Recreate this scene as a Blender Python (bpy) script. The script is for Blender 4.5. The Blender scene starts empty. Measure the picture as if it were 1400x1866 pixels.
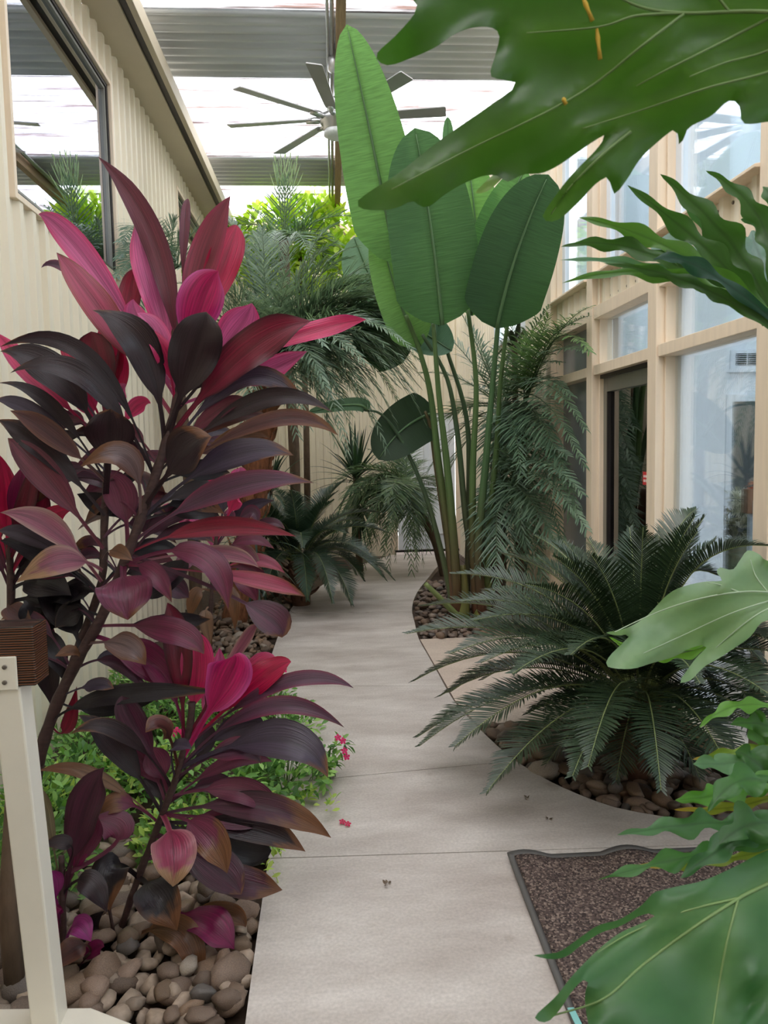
import bpy, bmesh, math, random
import numpy as np
from mathutils import Vector, Matrix
from mathutils.geometry import delaunay_2d_cdt

random.seed(7)
rng = np.random.default_rng(7)
SC = bpy.context.scene
COL = SC.collection
R = math.radians

# ------------------------------------------------------------------ camera
FPX, EYE = 1380.0, 1.55
PSI, THETA, ROLL = R(3.72), R(4.75), 0.020
fw = Vector((math.sin(PSI)*math.cos(THETA), math.cos(PSI)*math.cos(THETA), -math.sin(THETA)))
rt = Vector((math.cos(PSI), -math.sin(PSI), 0))
up = rt.cross(fw)
cr, sr = math.cos(ROLL), math.sin(ROLL)
rt, up = rt*cr - up*sr, up*cr + rt*sr
CAMP = Vector((0, 0, EYE))
cd = bpy.data.cameras.new('camera')
cam = bpy.data.objects.new('camera', cd)
COL.objects.link(cam)
M3 = Matrix((rt, up, -fw)).transposed()
cam.matrix_world = Matrix.Translation(CAMP) @ M3.to_4x4()
cd.sensor_fit = 'HORIZONTAL'
cd.sensor_width = 36
cd.lens = 36*FPX/1400
cd.clip_start = 0.05
cd.dof.use_dof = True
cd.dof.focus_distance = 3.2
cd.dof.aperture_fstop = 16
SC.camera = cam

# ------------------------------------------------------------------ sky
W = bpy.data.worlds.new('overcast')
SC.world = W
W.use_nodes = True
bg = W.node_tree.nodes['Background']
bg.inputs[0].default_value = (0.965, 0.985, 1.0, 1)
bg.inputs[1].default_value = 1.6
sd = bpy.data.lights.new('sun', 'SUN')
sd.energy = 1.2
sd.angle = R(40)
sd.color = (1, 0.96, 0.9)
so = bpy.data.objects.new('sun', sd)
COL.objects.link(so)
so.rotation_euler = (R(26), R(-22), 0)
SC.view_settings.view_transform = 'Standard'
SC.view_settings.look = 'None'
SC.view_settings.gamma = 1
SC.view_settings.use_curve_mapping = False
SC.view_settings.exposure = 1.35

# ------------------------------------------------------------------ helpers
def at(px, py, Y):
    """the point of the view ray through a photograph position that lies Y metres down the corridor"""
    d = rt*(px-700) + up*(933-py) + fw*FPX
    return CAMP + d*(Y/d.y)

def fl(px, py, z=0.0):
    d = rt*(px-700) + up*(933-py) + fw*FPX
    return CAMP + d*((z-EYE)/d.z)

def lin(c):
    return tuple((x/255/12.92 if x <= 10 else ((x/255+0.055)/1.055)**2.4) for x in c)

def npv(v):
    return np.array(v, dtype=float)

def norm(a):
    return a/np.maximum(np.linalg.norm(a, axis=-1, keepdims=True), 1e-9)

ORG = {}
def tag(o, label=None, cat=None, group=None, kind=None):
    if label: o['label'] = label
    if cat: o['category'] = cat
    if group: o['group'] = group
    if kind: o['kind'] = kind
    return o

def empty(name, loc, label=None, cat=None, group=None, kind=None):
    o = bpy.data.objects.new(name, None)
    o.empty_display_size = 0.1
    o.location = loc
    COL.objects.link(o)
    ORG[o.name] = Vector(loc)
    return tag(o, label, cat, group, kind)

class MB:
    def __init__(s):
        s.v, s.f, s.c, s.uv, s.mi, s.n = [], [], [], [], [], 0
    def add(s, v, f, c=None, uv=None, mi=0):
        v = np.asarray(v, dtype=float)
        s.v.append(v)
        o = s.n
        s.f.extend([tuple(i+o for i in q) for q in f])
        s.mi.extend([mi]*len(f))
        s.c.append(np.ones((len(v), 3))*0.5 if c is None else np.broadcast_to(np.asarray(c, dtype=float), (len(v), 3)))
        s.uv.append(np.zeros((len(v), 2)) if uv is None else np.asarray(uv, dtype=float))
        s.n += len(v)
        return s
    def box(s, lo, hi, c=None, mi=0):
        x0, y0, z0 = lo; x1, y1, z1 = hi
        v = [(x0,y0,z0),(x1,y0,z0),(x1,y1,z0),(x0,y1,z0),(x0,y0,z1),(x1,y0,z1),(x1,y1,z1),(x0,y1,z1)]
        f = [(0,3,2,1),(4,5,6,7),(0,1,5,4),(1,2,6,5),(2,3,7,6),(3,0,4,7)]
        return s.add(v, f, c, None, mi)
    def tube(s, pts, rad, n=6, c=None, mi=0, cap=True):
        P = np.array([tuple(p) for p in pts], dtype=float)
        m = len(P)
        rad = np.broadcast_to(np.asarray(rad, dtype=float), (m,))
        T = norm(np.gradient(P, axis=0))
        ref = np.array([0.13, 0.2, 0.97]) if abs(T[0][2]) < 0.8 else np.array([0.97, 0.2, 0.1])
        S = norm(np.cross(T, ref)); N = np.cross(S, T)
        a = np.arange(n)*2*math.pi/n
        V = P[:, None, :] + rad[:, None, None]*(S[:, None, :]*np.cos(a)[None, :, None] + N[:, None, :]*np.sin(a)[None, :, None])
        f = []
        for i in range(m-1):
            for j in range(n):
                k = (j+1) % n
                f.append((i*n+j, i*n+k, (i+1)*n+k, (i+1)*n+j))
        if cap:
            f.append(tuple(range(n-1, -1, -1)))
            f.append(tuple((m-1)*n+j for j in range(n)))
        uv = np.stack([np.tile(a/6.283, m), np.repeat(np.linspace(0, 1, m), n)], 1)
        cc = c
        if c is not None:
            c = np.asarray(c, dtype=float)
            if c.ndim == 2: cc = np.repeat(c, n, 0)
        return s.add(V.reshape(-1, 3), f, cc, uv, mi)
    def lathe(s, prof, cx, cy, z0, n=20, c=None, mi=0):
        v, f = [], []
        m = len(prof)
        for r_, z in prof:
            for j in range(n):
                a = j*2*math.pi/n
                v.append((cx+r_*math.cos(a), cy+r_*math.sin(a), z0+z))
        for i in range(m-1):
            for j in range(n):
                k = (j+1) % n
                f.append((i*n+j, i*n+k, (i+1)*n+k, (i+1)*n+j))
        f.append(tuple(range(n-1, -1, -1))); f.append(tuple((m-1)*n+j for j in range(n)))
        return s.add(v, f, c, None, mi)
    def build(s, name, mats, parent=None, smooth=True, kind=None, bevel=0):
        V = np.concatenate(s.v)
        org = ORG.get(parent.name, Vector((0, 0, 0))) if parent else Vector((0, 0, 0))
        V = V - np.array(org)
        me = bpy.data.meshes.new(name)
        me.from_pydata(V.tolist(), [], s.f)
        Cc = np.concatenate(s.c); 
        ca = me.color_attributes.new('Col', 'FLOAT_COLOR', 'POINT')
        ca.data.foreach_set('color', np.concatenate([Cc, np.ones((len(Cc), 1))], 1).astype(np.float32).ravel())
        UV = np.concatenate(s.uv)
        ul = me.uv_layers.new(name='UVMap')
        li = np.empty(len(me.loops), dtype=np.int32)
        me.loops.foreach_get('vertex_index', li)
        ul.data.foreach_set('uv', UV[li].astype(np.float32).ravel())
        if not isinstance(mats, (list, tuple)): mats = [mats]
        for m in mats: me.materials.append(m)
        if len(mats) > 1: me.polygons.foreach_set('material_index', np.array(s.mi, dtype=np.int32))
        if smooth: me.polygons.foreach_set('use_smooth', np.ones(len(me.polygons), dtype=bool))
        me.update()
        o = bpy.data.objects.new(name, me)
        COL.objects.link(o)
        if parent:
            o.parent = parent
            ORG[o.name] = org
        else:
            ORG[o.name] = Vector((0, 0, 0))
        if kind: o['kind'] = kind
        if bevel:
            b = o.modifiers.new('bevel', 'BEVEL'); b.width = bevel; b.segments = 2; b.limit_method = 'ANGLE'
        return o

# ------------------------------------------------------------------ materials
def newmat(name):
    m = bpy.data.materials.new(name)
    m.use_nodes = True
    nt = m.node_tree
    nt.nodes.clear()
    out = nt.nodes.new('ShaderNodeOutputMaterial')
    return m, nt, out

def N(nt, kind, **kw):
    n = nt.nodes.new(kind)
    for k, v in kw.items():
        if k in n.inputs.keys(): n.inputs[k].default_value = v
        else: setattr(n, k, v)
    return n

def mixc(nt, fac, a, b, mode='MIX'):
    n = nt.nodes.new('ShaderNodeMix'); n.data_type = 'RGBA'; n.blend_type = mode
    for sock, val in ((n.inputs[0], fac), (n.inputs[6], a), (n.inputs[7], b)):
        if hasattr(val, 'links'): nt.links.new(val, sock)
        elif isinstance(val, (int, float)): sock.default_value = val
        else: sock.default_value = (*val[:3], 1)
    return n.outputs[2]

def ramp(nt, fac, stops):
    n = nt.nodes.new('ShaderNodeValToRGB')
    nt.links.new(fac, n.inputs[0])
    e = n.color_ramp.elements
    while len(e) < len(stops): e.new(0.5)
    for k, (p, c) in zip(e, stops):
        k.position = p
        k.color = (*c, 1) if len(c) == 3 else c
    return n.outputs[0]

def solid(name, rgb, rough=0.6, metal=0.0, noise=0.12, scale=8, bump=0.0, spec=0.5, stretch=None, coords='Object'):
    m, nt, out = newmat(name)
    p = N(nt, 'ShaderNodeBsdfPrincipled', Roughness=rough, Metallic=metal)
    p.inputs['Specular IOR Level'].default_value = spec
    tc = N(nt, 'ShaderNodeTexCoord')
    mp = N(nt, 'ShaderNodeMapping')
    nt.links.new(tc.outputs[coords], mp.inputs[0])
    if stretch: mp.inputs['Scale'].default_value = stretch
    nz = N(nt, 'ShaderNodeTexNoise', Scale=scale, Detail=6.0)
    nt.links.new(mp.outputs[0], nz.inputs['Vector'])
    c = lin(rgb)
    col = ramp(nt, nz.outputs[0], [(0.25, tuple(x*(1-noise) for x in c)), (0.75, tuple(min(1, x*(1+noise)) for x in c))])
    nt.links.new(col, p.inputs['Base Color'])
    if bump:
        b = N(nt, 'ShaderNodeBump', Strength=bump, Distance=0.01)
        nt.links.new(nz.outputs[0], b.inputs['Height'])
        nt.links.new(b.outputs[0], p.inputs['Normal'])
    nt.links.new(p.outputs[0], out.inputs[0])
    return m

def leafmat(name, rough=0.4, trans=0.25, streak=0.25, ribs=0, spec=0.4, tint=(1, 1, 1), across=True, bump=0.3, iso=0):
    """vertex colour leaf with fine veins along UV and light passing through the blade"""
    m, nt, out = newmat(name)
    at_ = N(nt, 'ShaderNodeAttribute', attribute_name='Col')
    uv = N(nt, 'ShaderNodeUVMap')
    mp = N(nt, 'ShaderNodeMapping')
    mp.inputs['Scale'].default_value = (14, 1.2, 1) if not ribs else (1.5, ribs, 1)
    if iso: mp.inputs['Scale'].default_value = (iso, iso, 1)
    nt.links.new(uv.outputs[0], mp.inputs[0])
    nz = N(nt, 'ShaderNodeTexNoise', Scale=2.0, Detail=4.0)
    nt.links.new(mp.outputs[0], nz.inputs['Vector'])
    mul = ramp(nt, nz.outputs[0], [(0.3, (1-streak,)*3), (0.7, (1+streak,)*3)])
    col = mixc(nt, 1.0, at_.outputs[0], mul, 'MULTIPLY')
    col = mixc(nt, 1.0, col, tint, 'MULTIPLY')
    p = N(nt, 'ShaderNodeBsdfPrincipled', Roughness=rough)
    p.inputs['Specular IOR Level'].default_value = spec
    nt.links.new(col, p.inputs['Base Color'])
    b = N(nt, 'ShaderNodeBump', Strength=bump, Distance=0.004)
    nt.links.new(nz.outputs[0], b.inputs['Height'])
    nt.links.new(b.outputs[0], p.inputs['Normal'])
    tr = N(nt, 'ShaderNodeBsdfTranslucent')
    tcol = mixc(nt, 1.0, col, (1.5, 1.6, 0.9), 'MULTIPLY') if name.startswith('green') else col
    nt.links.new(tcol, tr.inputs[0])
    mx = N(nt, 'ShaderNodeMixShader')
    mx.inputs[0].default_value = trans
    nt.links.new(p.outputs[0], mx.inputs[1]); nt.links.new(tr.outputs[0], mx.inputs[2])
    nt.links.new(mx.outputs[0], out.inputs[0])
    return m

def glassmat(name, base=0.06, tint=(0.85, 0.9, 0.92), fres=1.0, rough=0.0, refl=(1, 1, 1)):
    m, nt, out = newmat(name)
    t = N(nt, 'ShaderNodeBsdfTransparent'); t.inputs[0].default_value = (*tint, 1)
    g = N(nt, 'ShaderNodeBsdfGlossy', Roughness=rough); g.inputs[0].default_value = (*refl, 1)
    fr = N(nt, 'ShaderNodeFresnel', IOR=1.5)
    ma = N(nt, 'ShaderNodeMath', operation='MULTIPLY_ADD')
    nt.links.new(fr.outputs[0], ma.inputs[0]); ma.inputs[1].default_value = fres; ma.inputs[2].default_value = base
    ma.use_clamp = True
    mx = N(nt, 'ShaderNodeMixShader')
    nt.links.new(ma.outputs[0], mx.inputs[0]); nt.links.new(t.outputs[0], mx.inputs[1]); nt.links.new(g.outputs[0], mx.inputs[2])
    nt.links.new(mx.outputs[0], out.inputs[0])
    return m

M = {}
M['wall'] = solid('cream painted metal', (231, 221, 199), 0.5, 0, 0.05, 3, 0.03, stretch=(1, 1, 0.25))
M['cream'] = solid('cream painted wood', (234, 216, 192), 0.55, 0, 0.07, 6, 0.1, stretch=(4, 4, 0.5))
M['soffit'] = solid('greige soffit', (196, 184, 160), 0.6, 0, 0.06, 2)
M['postwhite'] = solid('cream steel paint', (232, 226, 212), 0.4, 0, 0.03, 10, 0.05)
M['white'] = solid('white interior paint', (226, 232, 238), 0.6, 0, 0.03, 2)
M['black'] = solid('dark bronze frame', (40, 36, 36), 0.4, 0.3, 0.1, 5)
M['grey_alu'] = solid('grey aluminium', (136, 136, 128), 0.4, 0.5, 0.05, 10)
M['dark'] = solid('dark interior', (26, 26, 32), 0.6, 0, 0.1, 3)  # near-black colour stands in for the shade of unlit spaces
M['chrome'] = solid('brushed nickel', (215, 215, 216), 0.3, 1.0, 0.05, 10)
M['blade'] = solid('grey fan blade', (168, 166, 166), 0.35, 0.3, 0.08, 6)
M['lampglass'] = solid('opal glass', (236, 238, 238), 0.3, 0, 0.01, 5)
M['beamwood'] = solid('weathered beam', (150, 124, 92), 0.7, 0, 0.25, 10, 0.2, stretch=(8, 0.6, 8))
M['galv'] = solid('galvanised steel', (190, 192, 194), 0.4, 0.3, 0.1, 4, stretch=(0.3, 6, 3))
M['steelroof'] = solid('zinc roof sheet', (206, 210, 212), 0.38, 0.35, 0.14, 2.5, stretch=(0.25, 5, 1))
M['soil'] = solid('damp soil', (70, 54, 42), 0.9, 0, 0.35, 20, 0.6)
M['stem'] = solid('plum brown stem', (66, 44, 42), 0.6, 0, 0.3, 30, 0.4, stretch=(1, 1, 4))
M['red'] = solid('red sticker', (214, 60, 62), 0.5)
M['stickerwhite'] = solid('white print', (240, 225, 220), 0.5)
M['brass'] = solid('brown plate', (140, 98, 70), 0.5)
M['tag'] = solid('teal tag', (130, 190, 186), 0.5)
M['vase'] = solid('olive ceramic', (96, 98, 74), 0.4, 0, 0.2, 20)
M['rubber'] = solid('grey rubber edge', (92, 90, 88), 0.6)
M['trunkfiber'] = solid('palm fibre', (132, 84, 56), 0.9, 0, 0.5, 40, 0.9, stretch=(1, 1, 0.4))
M['trunk'] = solid('grey brown trunk', (96, 78, 62), 0.85, 0, 0.3, 30, 0.6, stretch=(1, 1, 0.4))
M['rachis'] = solid('pale frond midrib', (128, 140, 88), 0.5, 0, 0.15, 20)
M['rachisdark'] = solid('green frond midrib', (78, 98, 66), 0.5, 0, 0.15, 20)
M['cutend'] = solid('dry cut leaf base', (118, 84, 66), 0.8, 0, 0.3, 30, 0.4)
M['screw'] = solid('zinc screw', (120, 112, 104), 0.4, 0.5)
M['cord'] = leafmat('cordyline leaf', 0.30, 0.28, 0.34, tint=(0.86, 0.86, 0.86), spec=0.55, bump=0.5)
M['cycad'] = leafmat('green cycad leaflet', 0.34, 0.08, 0.1, tint=(0.8, 0.8, 0.8), spec=0.5)
M['palm'] = leafmat('green palm leaflet', 0.42, 0.2, 0.12, tint=(1.08, 1.08, 1.08), spec=0.5)
M['bird'] = leafmat('green paddle leaf', 0.45, 0.28, 0.2, tint=(1.05, 1.05, 1.05), ribs=70, spec=0.35, bump=0.5)
M['philo'] = leafmat('green lobed leaf', 0.36, 0.38, 0.07, tint=(1.02, 1.02, 1.02), spec=0.45, bump=0.1, iso=3.0)
M['herb'] = leafmat('green small leaf', 0.5, 0.3, 0.15, tint=(0.95, 0.95, 0.95), spec=0.3)
M['vein'] = solid('pale leaf vein', (110, 138, 82), 0.5, 0, 0.08, 20)
M['petiole'] = leafmat('green leaf stalk', 0.4, 0.1, 0.25, spec=0.4)
M['petal'] = leafmat('petal', 0.5, 0.3, 0.1)
M['glass'] = glassmat('clear window glass', 0.03, (0.9, 0.95, 0.98), 0.62)
M['tinted'] = glassmat('tinted reflective glass', 0.55, (0.35, 0.38, 0.42), 0.8, refl=(0.86, 0.9, 1.0))
M['doorglass'] = glassmat('door glass', 0.06, (0.7, 0.76, 0.78))

M['greypane'] = solid('opaque grey pane', (134, 140, 144), 0.12, 0, 0.06, 2, spec=0.8)  # one opaque grey for the lower panes of the far bay
def mat_clear():
    m, nt, out = newmat('clear corrugated sheet')
    tc = N(nt, 'ShaderNodeTexCoord'); mp = N(nt, 'ShaderNodeMapping')
    mp.inputs['Scale'].default_value = (0.4, 7.5, 0.2)
    nt.links.new(tc.outputs['Object'], mp.inputs[0])
    nz = N(nt, 'ShaderNodeTexNoise', Scale=2.2, Detail=7.0, Roughness=0.62)
    nt.links.new(mp.outputs[0], nz.inputs['Vector'])
    dirt = ramp(nt, nz.outputs[0], [(0.50, (1, 1, 1)), (0.58, (0.42, 0.36, 0.36)), (0.66, (0.2, 0.13, 0.11))])
    t = N(nt, 'ShaderNodeBsdfTransparent'); tl = N(nt, 'ShaderNodeBsdfTranslucent')
    c2 = mixc(nt, 1.0, dirt, (0.96, 0.97, 1.0), 'MULTIPLY')
    nt.links.new(c2, t.inputs[0]); nt.links.new(c2, tl.inputs[0])
    g = N(nt, 'ShaderNodeBsdfGlossy', Roughness=0.15)
    mx = N(nt, 'ShaderNodeMixShader'); mx.inputs[0].default_value = 0.3
    nt.links.new(t.outputs[0], mx.inputs[1]); nt.links.new(tl.outputs[0], mx.inputs[2])
    m2 = N(nt, 'ShaderNodeMixShader'); m2.inputs[0].default_value = 0.05
    nt.links.new(mx.outputs[0], m2.inputs[1]); nt.links.new(g.outputs[0], m2.inputs[2])
    nt.links.new(m2.outputs[0], out.inputs[0])
    return m
M['clear'] = mat_clear()

def mat_concrete(name, a, b):
    m, nt, out = newmat(name)
    tc = N(nt, 'ShaderNodeTexCoord')
    n1 = N(nt, 'ShaderNodeTexNoise', Scale=1.3, Detail=8.0, Roughness=0.62)
    mp = N(nt, 'ShaderNodeMapping'); mp.inputs['Scale'].default_value = (1, 2.6, 1)
    nt.links.new(tc.outputs['Object'], mp.inputs[0]); nt.links.new(mp.outputs[0], n1.inputs['Vector'])
    n2 = N(nt, 'ShaderNodeTexNoise', Scale=90.0, Detail=4.0)
    nt.links.new(tc.outputs['Object'], n2.inputs['Vector'])
    c = ramp(nt, n1.outputs[0], [(0.3, lin(a)), (0.7, lin(b))])
    s = ramp(nt, n2.outputs[0], [(0.3, (0.88,)*3), (0.7, (1.08,)*3)])
    c = mixc(nt, 1.0, c, s, 'MULTIPLY')
    n3 = N(nt, 'ShaderNodeTexNoise', Scale=5.0, Detail=2.0)
    nt.links.new(tc.outputs['Object'], n3.inputs['Vector'])
    sp = ramp(nt, n3.outputs[0], [(0.68, (1, 1, 1)), (0.76, (0.78, 0.73, 0.68))])
    c = mixc(nt, 1.0, c, sp, 'MULTIPLY')
    p = N(nt, 'ShaderNodeBsdfPrincipled', Roughness=0.62)
    p.inputs['Specular IOR Level'].default_value = 0.35
    nt.links.new(c, p.inputs['Base Color'])
    bp = N(nt, 'ShaderNodeBump', Strength=0.15, Distance=0.004)
    nt.links.new(n2.outputs[0], bp.inputs['Height']); nt.links.new(bp.outputs[0], p.inputs['Normal'])
    nt.links.new(p.outputs[0], out.inputs[0])
    return m
M['concrete'] = mat_concrete('trowelled concrete', (170, 159, 151), (216, 209, 203))
M['pad'] = mat_concrete('pinkish concrete', (194, 176, 162), (212, 196, 182))

def mat_pebble():
    m, nt, out = newmat('river pebble')
    oi = N(nt, 'ShaderNodeObjectInfo')
    c = ramp(nt, oi.outputs['Random'], [(0.0, lin((86, 70, 58))), (0.2, lin((124, 104, 90))), (0.38, lin((104, 84, 66))), (0.55, lin((146, 122, 106))),
                                        (0.7, lin((96, 90, 86))), (0.85, lin((130, 104, 82))), (1.0, lin((158, 146, 134)))])
    tc = N(nt, 'ShaderNodeTexCoord')
    nz = N(nt, 'ShaderNodeTexNoise', Scale=40.0, Detail=6.0)
    nt.links.new(tc.outputs['Object'], nz.inputs['Vector'])
    s = ramp(nt, nz.outputs[0], [(0.3, (0.7,)*3), (0.7, (1.2,)*3)])
    c = mixc(nt, 1.0, c, s, 'MULTIPLY')
    at_ = N(nt, 'ShaderNodeAttribute', attribute_name='Col')
    c = mixc(nt, 1.0, c, mixc(nt, 1.0, at_.outputs[0], (2, 2, 2), 'MULTIPLY'), 'MULTIPLY')
    p = N(nt, 'ShaderNodeBsdfPrincipled', Roughness=0.6)
    nt.links.new(c, p.inputs['Base Color'])
    b = N(nt, 'ShaderNodeBump', Strength=0.35, Distance=0.004)
    nt.links.new(nz.outputs[0], b.inputs['Height']); nt.links.new(b.outputs[0], p.inputs['Normal'])
    nt.links.new(p.outputs[0], out.inputs[0])
    return m
M['pebble'] = mat_pebble()

def mat_mat():
    m, nt, out = newmat('looped entrance carpet')
    tc = N(nt, 'ShaderNodeTexCoord')
    v = N(nt, 'ShaderNodeTexVoronoi', Scale=150.0)
    nt.links.new(tc.outputs['Object'], v.inputs['Vector'])
    c = ramp(nt, v.outputs['Color'], [(0.2, lin((54, 42, 40))), (0.6, lin((96, 80, 74))), (0.9, lin((150, 132, 120)))])
    p = N(nt, 'ShaderNodeBsdfPrincipled', Roughness=0.9)
    nt.links.new(c, p.inputs['Base Color'])
    b = N(nt, 'ShaderNodeBump', Strength=0.9, Distance=0.006); b.invert = True
    nt.links.new(v.outputs['Distance'], b.inputs['Height']); nt.links.new(b.outputs[0], p.inputs['Normal'])
    nt.links.new(p.outputs[0], out.inputs[0])
    return m
M['mat'] = mat_mat()

def mat_charwood():
    m, nt, out = newmat('dark stained wood')
    tc = N(nt, 'ShaderNodeTexCoord'); mp = N(nt, 'ShaderNodeMapping')
    mp.inputs['Scale'].default_value = (1.5, 6, 16)
    nt.links.new(tc.outputs['Object'], mp.inputs[0])
    w = N(nt, 'ShaderNodeTexWave', Scale=3.2, Distortion=3.5, Detail=3.0); w.bands_direction = 'Z'
    nt.links.new(mp.outputs[0], w.inputs['Vector'])
    c = ramp(nt, w.outputs[0], [(0.15, lin((22, 14, 12))), (0.55, lin((52, 31, 22))), (0.97, lin((122, 72, 40)))])
    p = N(nt, 'ShaderNodeBsdfPrincipled', Roughness=0.35)
    nt.links.new(c, p.inputs['Base Color'])
    b = N(nt, 'ShaderNodeBump', Strength=0.4, Distance=0.004)
    nt.links.new(w.outputs[0], b.inputs['Height']); nt.links.new(b.outputs[0], p.inputs['Normal'])
    nt.links.new(p.outputs[0], out.inputs[0])
    return m
M['charwood'] = mat_charwood()

# ------------------------------------------------------------------ setting dimensions
XL, XR, XF, YB, ZR = -1.55, 1.90, 1.80, 11.33, 4.85
SILL = 2.71

mb = MB(); mb.box((-6, -3, -0.3), (6, 14, -0.06))
tag(mb.build('floor', M['soil'], smooth=False), 'brown soil under the planting beds', kind='structure')

# ---- concrete path, cut in slabs by its joints
left_px = [(400, 2300), (425, 2050), (447, 1866), (468, 1710), (490, 1560), (506, 1450), (506, 1330), (491, 1217), (514, 1143), (540, 1097), (580, 1071), (622, 1046), (668, 1026), (714, 1011)]
right_px = [(826, 1011), (800, 1030), (780, 1054), (760, 1080), (751, 1108), (756, 1135), (763, 1163), (780, 1194), (796, 1222), (826, 1275), (868, 1322), (925, 1375), (970, 1405), (1028, 1436), (1121, 1471), (1237, 1492)]
pl = [fl(*p) for p in left_px] + [fl(*p) for p in right_px]
pl += [Vector((1.62, fl(1237, 1492).y-0.02, 0)), Vector((1.62, 0.6, 0))]
path = empty('concrete_path', (0.2, 4, 0), 'curving grey concrete path between the planting beds', kind='structure')
def curve_poly(P, closed=False, k=4):
    out = []
    n = len(P)
    for i in range(n if closed else n-1):
        p0 = P[(i-1) % n] if closed or i > 0 else P[i]
        p1 = P[i]; p2 = P[(i+1) % n]
        p3 = P[(i+2) % n] if closed or i+2 < n else p2
        for j in range(k):
            t = j/k
            out.append(0.5*((2*p1)+(p2-p0)*t+(2*p0-5*p1+4*p2-p3)*t*t+(3*p1-p0-3*p2+p3)*t**3))
    if not closed: out.append(P[-1])
    return out
L_ = curve_poly(pl[:14], k=3); R_ = curve_poly(pl[14:30], k=3)
outline = L_ + R_ + pl[30:]
joints = []
for a, b in (((575, 1421), (935, 1387)), ((530, 1563), (880, 1552)), ((520, 1117), (740, 1115)), ((520, 1250), (800, 1250))):
    joints.append((fl(*a), fl(*b)))
joints.sort(key=lambda j: j[0].y)
def slab(lo, hi, poly, mat, zt=0.0, parent=None, name='slab'):
    bm = bmesh.new()
    f = bm.faces.new([bm.verts.new((p.x, p.y, zt)) for p in poly])
    for j, sgn in ((lo, 1), (hi, -1)):
        if j is None: continue
        d = (j[1]-j[0]).normalized(); n = Vector((-d.y, d.x, 0))
        if n.y < 0: n = -n
        bmesh.ops.bisect_plane(bm, geom=bm.verts[:]+bm.edges[:]+bm.faces[:], plane_co=j[0]+n*0.003*sgn, plane_no=n*sgn, clear_inner=True)
    if not bm.faces: bm.free(); return
    bmesh.ops.triangulate(bm, faces=bm.faces[:])
    r = bmesh.ops.extrude_face_region(bm, geom=bm.faces[:])
    vs = [g for g in r['geom'] if isinstance(g, bmesh.types.BMVert)]
    for v in vs: v.co.z = zt-0.12
    bmesh.ops.recalc_face_normals(bm, faces=bm.faces[:])
    org = ORG[parent.name]
    for v in bm.verts: v.co -= org
    me = bpy.data.meshes.new(name); bm.to_mesh(me); bm.free()
    me.materials.append(mat)
    o = bpy.data.objects.new(name, me); COL.objects.link(o); o.parent = parent; ORG[o.name] = org
    return o
js = [None] + joints + [None]
for i in range(len(js)-1): slab(js[i], js[i+1], outline, M['concrete'], parent=path)
PX, PY = XR-0.02, fl(763, 1163).y
padpoly = [fl(763, 1164)+Vector((0.012, 0, 0)), fl(780, 1194)+Vector((0.012, 0, 0)), fl(796, 1222)+Vector((0.012, 0, 0)), fl(826, 1275)+Vector((0.012, 0, 0)), fl(866, 1318)+Vector((0.012, 0, 0)), Vector((PX, fl(866, 1318).y, 0)), Vector((PX, PY, 0))]
slab(None, None, padpoly, M['pad'], -0.004, path, 'pad_slab')

# ---- ribbed sheet metal
def ribbed(mb, o, d, n, length, z0, z1, pitch=0.14, depth=0.024, phase=0.0):
    """sheet standing from z0 to z1, running from o along d, ribs towards n"""
    xs = []
    prof = [(0.0, 0), (0.52, 0), (0.62, 1), (0.9, 1)]
    k = 0
    s = -(phase % pitch)
    while s < length:
        for a, b in prof:
            t = s+a*pitch
            if 0 <= t <= length: xs.append((t, b*depth))
        s += pitch
    if not xs or xs[0][0] > 1e-4: xs.insert(0, (0, 0))
    if xs[-1][0] < length-1e-4: xs.append((length, 0))
    v, f = [], []
    for t, h in xs:
        p = o + d*t + n*h
        v += [(p.x, p.y, z0), (p.x, p.y, z1)]
    for i in range(len(xs)-1): f.append((2*i, 2*i+2, 2*i+3, 2*i+1))
    mb.add(v, f)

def ribwall(parent, o, d, n, length, z0, z1, holes, sheet=0.98, **kw):
    cuts = {0.0, length}
    s = 0.0
    while s < length: cuts.add(round(s, 3)); s += sheet
    for h in holes: cuts.add(h[0]); cuts.add(h[1])
    cuts = sorted(c for c in cuts if 0 <= c <= length)
    for a, b in zip(cuts[:-1], cuts[1:]):
        if b-a < 0.01: continue
        spans = [(z0, z1)]
        for h in holes:
            if a >= h[0]-1e-6 and b <= h[1]+1e-6: spans = [(z0, h[2]), (h[3], z1)]
        for q in spans:
            if q[1]-q[0] < 0.02: continue
            m_ = MB(); ribbed(m_, o+d*a, d, n, b-a, q[0], q[1], phase=a, **kw)
            m_.build('panel', M['wall'], parent, smooth=False)

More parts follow.
